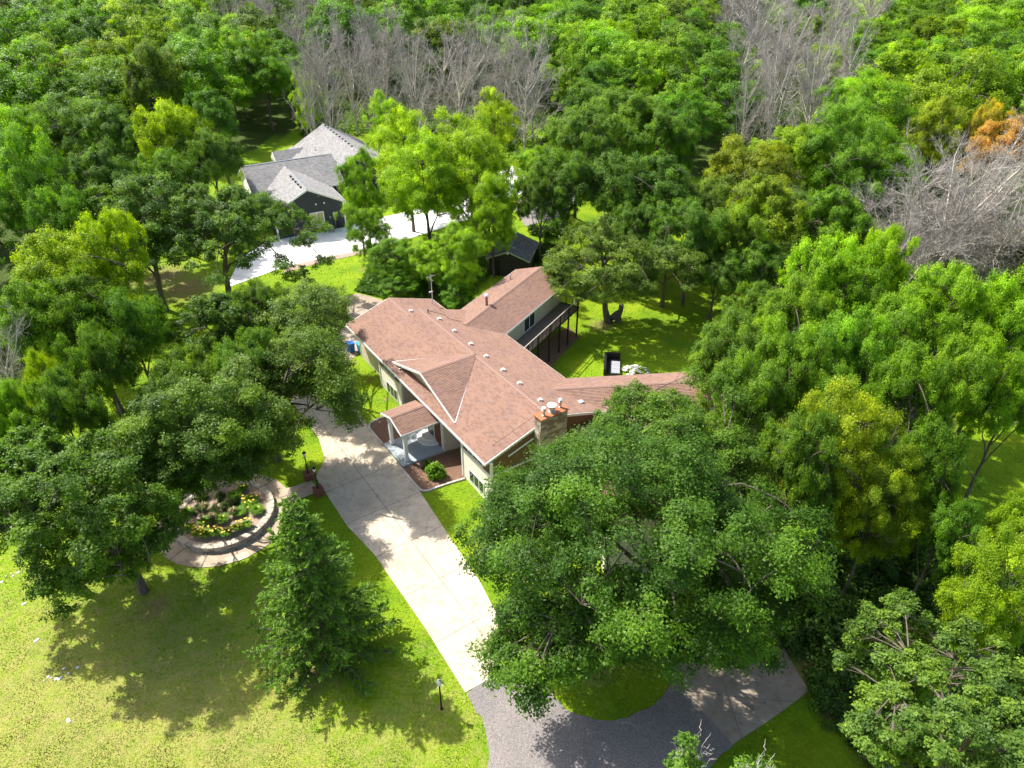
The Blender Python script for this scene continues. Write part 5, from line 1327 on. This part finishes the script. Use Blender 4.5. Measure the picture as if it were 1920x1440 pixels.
# dead trees and orange ones
dp_ = [(600, 110, 55), (660, 120, 55), (720, 120, 58), (770, 125, 55), (830, 125, 60), (890, 120, 58), (950, 130, 60), (1000, 130, 55), (700, 75, 42), (900, 80, 45), (620, 160, 42), (560, 60, 42), (500, 25, 42), (430, 15, 40)]
dl = ['leftmost bare grey tree of the middle dead grove', 'bare grey tree second from the left in the middle dead grove', 'bare grey tree with white limbs in the middle dead grove', 'bare grey tree third from the left in the front of the dead grove', 'bare grey tree in the centre of the middle dead grove', 'bare grey tree right of the centre of the dead grove', 'bare grey many-stemmed tree near the right end of the dead grove', 'rightmost bare grey tree of the middle dead grove', 'bare tree at the back left of the middle dead grove', 'bare tree at the back right of the middle dead grove', 'short bare tree right behind the peak of the grey roof', 'bare tree behind the tall dense green tree', 'bare tree at the top edge, left of the dead grove', 'bare tree at the top edge above the tall bright trees']
for (px, py, rp), lb in zip(dp_, dl): I('dead', px, py + 38, rp, 9, MID, lb, group='bare trees of the middle grove')
dp2 = [((1420, 95), 55, 'upper left bare tree of the pale dead grove'), ((1480, 130), 62, 'middle bare tree of the pale dead grove'), ((1530, 165), 58, 'lower right bare tree of the pale dead grove'), ((1440, 170), 52, 'lower left bare tree of the pale dead grove'), ((1480, 75), 50, 'bare tree at the back of the pale dead grove'), ((1570, 55), 50, 'left bare tree of the small far dead clump'), ((1630, 50), 42, 'right bare tree of the small far dead clump'), ((1290, 40), 42, 'bare tree standing between green crowns at the top'), ((1400, 215), 34, 'short broken bare tree at the foot of the pale dead grove'), ((1560, 110), 45, 'bare tree on the right flank of the pale dead grove')]
more = [(585, 205, 40, 'bare grey tree close behind the left side of the grey roof peak'), (700, 190, 50, 'bare tree low in the middle grove, right of the grey roof peak'), (780, 195, 52, 'bare tree low in the middle grove above the yellow-green trees'), (860, 190, 52, 'bare tree low in the middle grove, just left of its many-stemmed tree'), (985, 195, 50, 'many-stemmed bare tree low at the right end of the middle grove'), (470, 45, 44, 'bare tree in the gap between tall trees near the top edge')]
for px, py, rp, lb in more: I('dead', px, py, rp, 8.5, MID, lb, group='bare trees of the middle grove')
dp2 += [((1390, 150), 50, 'bare tree on the left flank of the pale dead grove'), ((1450, 225), 48, 'bare tree low at the front of the pale dead grove'), ((1520, 225), 50, 'bare tree at the front right foot of the pale dead grove'), ((1590, 150), 44, 'bare tree at the right edge of the pale dead grove, against green crowns'), ((1425, 45), 44, 'bare tree at the top left of the pale dead grove')]
for (a, rp, lb) in dp2: I('dead', *a, rp, 9.5, MID, lb, group='bare trees of the pale grove')
I('deadwide', 1790, 385, 128, 9.5, MID, 'big bare brushy tree on the right, largest dead crown'); I('deadwide', 1880, 430, 105, 8.5, MID, 'bare brushy tree overlapping the biggest one at the right edge'); I('deadwide', 1850, 350, 80, 9, MID, 'bare brushy tree behind the biggest one, under the orange tree'); I('deadwide', 1720, 440, 90, 8, MID, 'bare brushy tree low at the left of the biggest one')
I('dead', 30, 735, 62, 6.5, MID, 'grey dead tree at the left edge among green oaks')
I('oak', 1885, 290, 82, 10.5, ORANGE, 'orange-leaved tree at the right edge above the bare brushy tree', idx=0); I('oak', 1905, 470, 45, 6, (.13, .12, .02), 'rusty green tree half hidden by the bare brushy trees at the right edge'); I('oak', 1845, 250, 44, 10.5, (.16, .15, .025), 'yellow-orange tree left of the orange one', idx=1)
I('far', 985, 22, 26, 9, (.16, .10, .035), 'small rust-orange tree far off at the top edge')

# spruce
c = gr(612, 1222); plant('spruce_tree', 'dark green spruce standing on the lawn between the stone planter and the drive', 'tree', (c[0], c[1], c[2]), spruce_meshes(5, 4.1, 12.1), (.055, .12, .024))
c = gr(572, 524); plant('spruce_tree', 'tiny dark spruce on the sunny lawn by the white patio', 'tree', (c[0], c[1], c[2]), spruce_meshes(6, .8, 1.8), (.03, .07, .02))
# stub and cut limb next to the back-lawn oak
c = gr(1160, 603); st_ = thing('tree_stump', 'sawn-off stump leaning beside the grey-green oak on the back lawn', 'stump', c)
v, q = tubes(np.array([[(0, 0, -.1), (-.1, .1, .6), (.15, .3, 1.3), (.2, .35, 1.9)], [(-.9, -.2, -.1), (-.7, -.1, .5), (-.3, .1, 1.0), (-.1, .1, 1.2)]], float), np.array([[.42, .33, .28, .26], [.5, .42, .3, .2]]), 10)
link('wood', fastmesh('wood', v, q, BARK, None, True), st_); MB().lathe([(.26, 0), (.25, .02)], 12, (.2, .35, 1.9)).build('cut_face', STONE2, st_)
# tree top near the camera at the bottom edge
p, R = crownpos(1283, 1462, 40, 11); b = p.copy(); bz = float(gz(b[0], b[1]))
tm, cr = tree_meshes(77, R * 1.05, 11, 2.0, 26, 3600, .11, rcf=.26)
t = plant('oak_tree', 'top of an oak with bare white twigs at the bottom edge, over the asphalt', 'tree', (b[0], b[1], bz), (tm, cr), (.06, .125, .03))
r = np.random.default_rng(9); bs = []; 
for k in range(11):
    a = r.uniform(-.5, 3.6); o0 = np.array([r.uniform(-.4, .4), r.uniform(-.3, .3), 11.6 + r.uniform(0, .9)]); d = nrm(np.array([math.cos(a) * .8 + .3, math.sin(a) * .5, .75])); L = r.uniform(.4, 1.0)
    main = np.array([o0 + d * L * s + r.normal(0, .05, 3) for s in np.linspace(0, 1, 5)]); bs.append(main)
    for j in range(5):
        s0 = main[1 + j % 4]; d2 = nrm(d + r.normal(0, .7, 3)); bs.append(np.array([s0 + d2 * L * .35 * s + r.normal(0, .02, 3) for s in np.linspace(0, 1, 5)]))
v, q = tubes(np.array(bs), np.linspace(.012, .004, 5)[None].repeat(len(bs), 0), 4); link('bare_twigs', fastmesh('bare_twigs', v, q, PALEWOOD), t)
p, R = crownpos(1400, 1500, 40, 11); tm, cr = tree_meshes(78, 1.4, 11, 1.8, 20, 2200, .11, rcf=.28)
t = plant('oak_tree', 'bare-tipped treetop just showing at the bottom edge right of the first one', 'tree', (p[0], p[1], float(gz(p[0], p[1]))), (tm, cr), (.06, .125, .03)); link('bare_twigs', bpy.data.meshes['bare_twigs'], t)

# the wood beyond: one tree every ten metres or so
placed = [(o.location.x, o.location.y, 6.0) for o in COL.objects if o.get('category') == 'tree']
zones = (('at the top left of the photograph', lambda x, y: x < 420 and y < 150), ('behind the grey-roofed house', lambda x, y: x < 720 and y < 330), ('behind the middle dead grove', lambda x, y: x < 1080 and y < 100), ('between the two dead groves', lambda x, y: x < 1400 and y < 230), ('at the top right of the photograph', lambda x, y: y < 160), ('on the right-hand slope below the top right corner', lambda x, y: x > 1400), ('in the wood at the far left', lambda x, y: x < 420), ('in the wood behind the yellow-green trees', lambda x, y: True))
kinds = ((MID, 'mid green'), ((.078, .155, .018), 'bright green'), ((.10, .175, .016), 'light yellow-green'), (GREYG, 'grey-green'), (DEEP, 'deep green'), ((.05, .115, .022), 'dark green'))
r = np.random.default_rng(12); cnt = 0
cand = np.stack([r.uniform(-215, 215, 9000), r.uniform(40, 262, 9000)], -1)
cand = cand[np.argsort(cand[:, 1])]
GRP = {}
for x, y in cand:
    if abs(x) > 22 + y * .80: continue
    if not (pip(x, y, WOOD) or pip(x, y, WOOD2) or pip(x, y, WOOD3)): continue
    if any(pip(x, y, f_) for f_ in FIELDS): continue
    dist = math.hypot(y, 36); R = r.uniform(5.0, 9.2) * (1 + max(0, dist - 120) / 400); sp = R * 1.38
    if any((x - a) ** 2 + (y - b_) ** 2 < (.5 * (sp + s_)) ** 2 * 1.0 for a, b_, s_ in placed): continue
    hc = r.uniform(6.8, 8.6) + (R - 5) * .9; px, py = proj(x, y, hc)
    if py < -60 or px < -260 or px > 2180: continue
    # nothing tall right in front of the lawn and fields seen between the crowns
    if 455 < px < 560 and 255 < py: continue
    if (1640 < px < 1990 and 300 < py < 545) or (1795 < px < 1990 and 170 < py <= 420): continue
    if (575 < px < 1040 and 95 < py < 262) or (1385 < px < 1550 and 50 < py < 270): continue
    nx = 0.5 + .5 * math.sin(x * .045 + 1.3) * math.cos(y * .05 + .4)
    dead = (400 < px < 640 and py < 60 and r.random() < .4) or (1370 < px < 1640 and py < 170 and r.random() < .4) or r.random() < .025
    zi = next(i for i, (_, f_) in enumerate(zones) if f_(px, py))
    if dead:
        ki = 9; lb = 'bare grey tree ' + zones[zi][0]; ms = T['dead'][int(r.integers(3))]; col = MID; s = R / 6.2
    else:
        ki = int(np.clip(r.normal(nx * 5, 1.6), 0, 5)); 
        if px > 1450: ki = [1, 2, 1, 0, 1, 2][ki]
        col, kn = kinds[ki]; lb = kn + ' broadleaf tree ' + zones[zi][0]
        L_ = T['far'] if dist > 112 else (T['oak'] + T['tall']); ms = L_[int(r.integers(len(L_)))]; s = R / 6.2
    col = tuple(np.array(col) * r.uniform(.85, 1.2) * r.uniform(.94, 1.06, 3))
    placed.append((x, y, sp)); cnt += 1
    o = plant('dead_tree' if dead else 'leafy_tree', lb, 'tree', (x, y, float(gz(x, y)) - .05), ms, col, r.uniform(0, 6.28), (s, s, hc / HC), 'trees ' + zones[zi][0], 'branches' if dead else 'crown')
    GRP.setdefault(zi, []).append((px, py, o, 'bare' if dead else kn))
ORD = ['first', 'second', 'third', 'fourth', 'fifth', 'sixth', 'seventh', 'eighth', 'ninth', 'tenth', 'eleventh', 'twelfth', 'thirteenth', 'fourteenth', 'fifteenth', 'sixteenth', 'seventeenth', 'eighteenth', 'nineteenth', 'twentieth'] + [str(k) + 'th' for k in range(21, 60)]
ZS = ['top left wood', 'wood behind grey house', 'wood behind middle grove', 'wood between groves', 'top right wood', 'right slope wood', 'far left wood', 'centre wood']
def rowlabels(lst, fmt, rowh):
    """name each plant by its row (from the back) and its place in that row"""
    lst.sort(key=lambda t_: t_[1]); rows = []
    for t_ in lst:
        if rows and t_[1] - rows[-1][0][1] < rowh: rows[-1].append(t_)
        else: rows.append([t_])
    for ri, row in enumerate(rows):
        row.sort(key=lambda t_: t_[0])
        for ci, t_ in enumerate(row): t_[2]['label'] = fmt(t_[3], ORD[ci], ORD[ri])
for zi, lst in GRP.items(): rowlabels(lst, lambda kn_, a_, b_: f'{kn_} tree, {a_} from left in {b_} row back, {ZS[zi]}', 38)
print('fill trees', cnt)

# understory shrubs
SH = [(shrubmesh('foliage', 1.6, 1.5, 1500, .26, 200 + i), stems('stems', 1.6, 1.6, 200 + i)) for i in range(4)]
BG = {}
def bush(x, y, s, col, label, group):
    t = thing('shrub', label, 'shrub', (x, y, float(gz(x, y)) - .05), r.uniform(0, 6.28), group); t.scale = (s, s, s * r.uniform(.9, 1.5))
    qx, qy = proj(x, y, 1); BG.setdefault(label, []).append((qx, qy, t, label))
    a, b_ = SH[int(r.integers(4))]; o = link('foliage', a, t); o.color = (*col, 1); link('stems', b_, t)
spots = []
for zone, n_, px0, px1, py0, py1, lb in (('u', 46, 1460, 1800, 1000, 1420, 'dark green shrub in the shaded thicket right of the concrete apron'), ('d', 90, 570, 1090, 150, 285, 'bright green shrub under the middle dead grove'), ('h', 20, 700, 900, 470, 560, 'leafy shrub in the thicket behind the house roof'), ('p', 34, 1370, 1640, 170, 330, 'shrub at the foot of the pale dead grove'), ('s', 8, 1000, 1060, 430, 500, 'shrub beside the dark shed')):
    k = 0; tries = 0
    while k < n_ and tries < 2000:
        tries += 1
        px, py = r.uniform(px0, px1), r.uniform(py0, py1); c = gr(px, py)
        if zone == 'u' and not pip(c[0], c[1], UNDER): continue
        if any(pip(c[0], c[1], h) for h in HARD) or any((c[0] - a) ** 2 + (c[1] - b_) ** 2 < 1.6 for a, b_ in spots): continue
        u_, v_ = wuv(c[0], c[1])
        if -1 < u_ < 25 and -1 < v_ < 11.8: continue
        q_ = W1.d @ c[:2], W1.n @ c[:2]
        if 44 < q_[0] < 61.5 and -36.5 < q_[1] < -26.5: continue
        spots.append((c[0], c[1])); k += 1
        col = {'u': (.085, .17, .03), 'd': (.09, .175, .02), 'h': (.07, .155, .02), 'p': (.10, .18, .02), 's': (.06, .13, .02)}[zone]
        bush(c[0], c[1], r.uniform(.7, 1.25), tuple(np.array(col) * r.uniform(.8, 1.25)), lb, lb.replace('shrub', 'shrubs'))

for lb, lst in BG.items():
    short = {'dark green shrub in the shaded thicket right of the concrete apron': 'dark shrub in the thicket by the apron', 'bright green shrub under the middle dead grove': 'green shrub under the middle dead grove', 'leafy shrub in the thicket behind the house roof': 'leafy shrub behind the house roof', 'shrub at the foot of the pale dead grove': 'shrub under the pale dead grove', 'shrub beside the dark shed': 'shrub beside the dark shed'}[lb]
    rowlabels(lst, lambda k_, a_, b_: f'{short}, {a_} from left in the {b_} row', 30)
# ---------------------------------------------------------------- ground cover and grass
def cover(name, poly, n, hmax, L, color, seed, lab=None):
    r = np.random.default_rng(seed); xs = [p[0] for p in poly]; ys = [p[1] for p in poly]
    x = r.uniform(min(xs), max(xs), n * 3); y = r.uniform(min(ys), max(ys), n * 3); k = pip(x, y, poly)
    for h in HARD: k &= ~pip(x, y, h)
    x = x[k][:n]; y = y[k][:n]
    hh = hmax * np.clip(.45 + .35 * np.sin(x * 1.3 + np.sin(y * .9) * 2) * np.cos(y * 1.1 + 1) + .2 * np.sin(x * 3.1 + y * 2.3), .08, 1)
    c = np.stack([x, y, gz(x, y) + hh * r.uniform(.35, 1, len(x))], -1)
    nor = nrm(r.normal(size=c.shape) * .55 + np.array([0, 0, .8])); sz = L * r.uniform(.6, 1.3, len(x))
    lv = np.clip(.45 + .12 * np.sin(x * .9) + r.normal(0, .18, len(x)), 0, 1)
    v, q, lv = leaves(c, nor, sz, sz * .6, lv, r)
    o = link(name, fastmesh(name, v, q, LEAF, {'lv': ('FACE', lv)}), kind='stuff'); o.color = (*color, 1); return o
cover('undergrowth', UNDER, 42000, 1.3, .22, (.085, .17, .03), 301)
cover('undergrowth', [tuple(gr(*p)[:2]) for p in ((1090, 300), (1090, 150), (1000, 90), (560, 90), (560, 235), (700, 262), (900, 300))], 60000, 1.5, .42, (.11, .20, .03), 302)
cover('undergrowth', [tuple(gr(*p)[:2]) for p in ((1360, 345), (1360, 120), (1660, 120), (1660, 300), (1560, 345))], 34000, 1.5, .4, (.11, .20, .03), 305)
cover('undergrowth', [tuple(gr(*p)[:2]) for p in ((1640, 560), (1650, 400), (1990, 400), (1990, 640), (1800, 660))], 22000, 1.3, .3, (.08, .15, .02), 306)
cover('undergrowth', [tuple(gr(*p)[:2]) for p in ((668, 548), (690, 500), (900, 470), (925, 510), (860, 590), (818, 575), (790, 558), (720, 560))], 22000, .9, .2, (.085, .18, .022), 303)
cover('tall_grass', [tuple(gr(*p)[:2]) for p in ((663, 545), (700, 520), (720, 553), (692, 553))], 5000, .6, .2, (.13, .24, .03), 304)

def grass():
    r = np.random.default_rng(21)
    N = 1300000
    # denser near the camera
    y = 17 + (95 - 17) * r.random(N) ** 1.9; x = r.uniform(-1, 1, N) * (13 + y * .80)
    px, py = proj(x, y, gz(x, y)); k = (px > -40) & (px < 1960) & (py < 1480)
    k &= ~(pip(x, y, WOOD) | pip(x, y, UNDER) | pip(x, y, WOOD2) | pip(x, y, WOOD3))
    jx, jy = r.normal(0, .07, N), r.normal(0, .07, N)
    for h in HARD: k &= ~pip(x + jx, y + jy, h)
    k &= ((x - RC[0]) ** 2 + (y - RC[1]) ** 2 > 4.66 ** 2)
    q_ = x * W1.d[0] + y * W1.d[1], x * W1.n[0] + y * W1.n[1]; k &= ~((q_[0] > 40) & (q_[0] < 60) & (q_[1] > -35) & (q_[1] < -27.0))
    q2_ = x * W2.d[0] + y * W2.d[1], x * W2.n[0] + y * W2.n[1]; k &= ~((q2_[0] > 2) & (q2_[0] < 19.6) & (q2_[1] > -47.6) & (q2_[1] < -31.8))
    x = x[k][:230000]; y = y[k][:230000]; N = len(x)
    z = gz(x, y); a = r.uniform(0, 6.28, N); sc = .75 + .012 * y
    h = r.uniform(.018, .045, N) * (1 + .35 * np.sin(x * 2.1 + 1.5 * np.sin(y * 1.7))) * sc; w_ = r.uniform(.018, .034, N) * sc
    d = np.stack([np.cos(a), np.sin(a), np.zeros(N)], -1); b_ = np.stack([x, y, z + .002], -1); t = r.uniform(0, 6.28, N)
    tip = b_ + np.stack([np.cos(t) * h * .7, np.sin(t) * h * .7, h], -1)
    v = np.stack([b_ - d * w_[:, None], b_ + d * w_[:, None], tip], 1).reshape(-1, 3)
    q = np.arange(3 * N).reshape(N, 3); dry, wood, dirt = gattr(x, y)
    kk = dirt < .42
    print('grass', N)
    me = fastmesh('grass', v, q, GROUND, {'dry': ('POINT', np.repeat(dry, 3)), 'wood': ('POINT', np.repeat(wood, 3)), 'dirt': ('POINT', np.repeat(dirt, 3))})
    link('grass', me, kind='stuff')
grass()
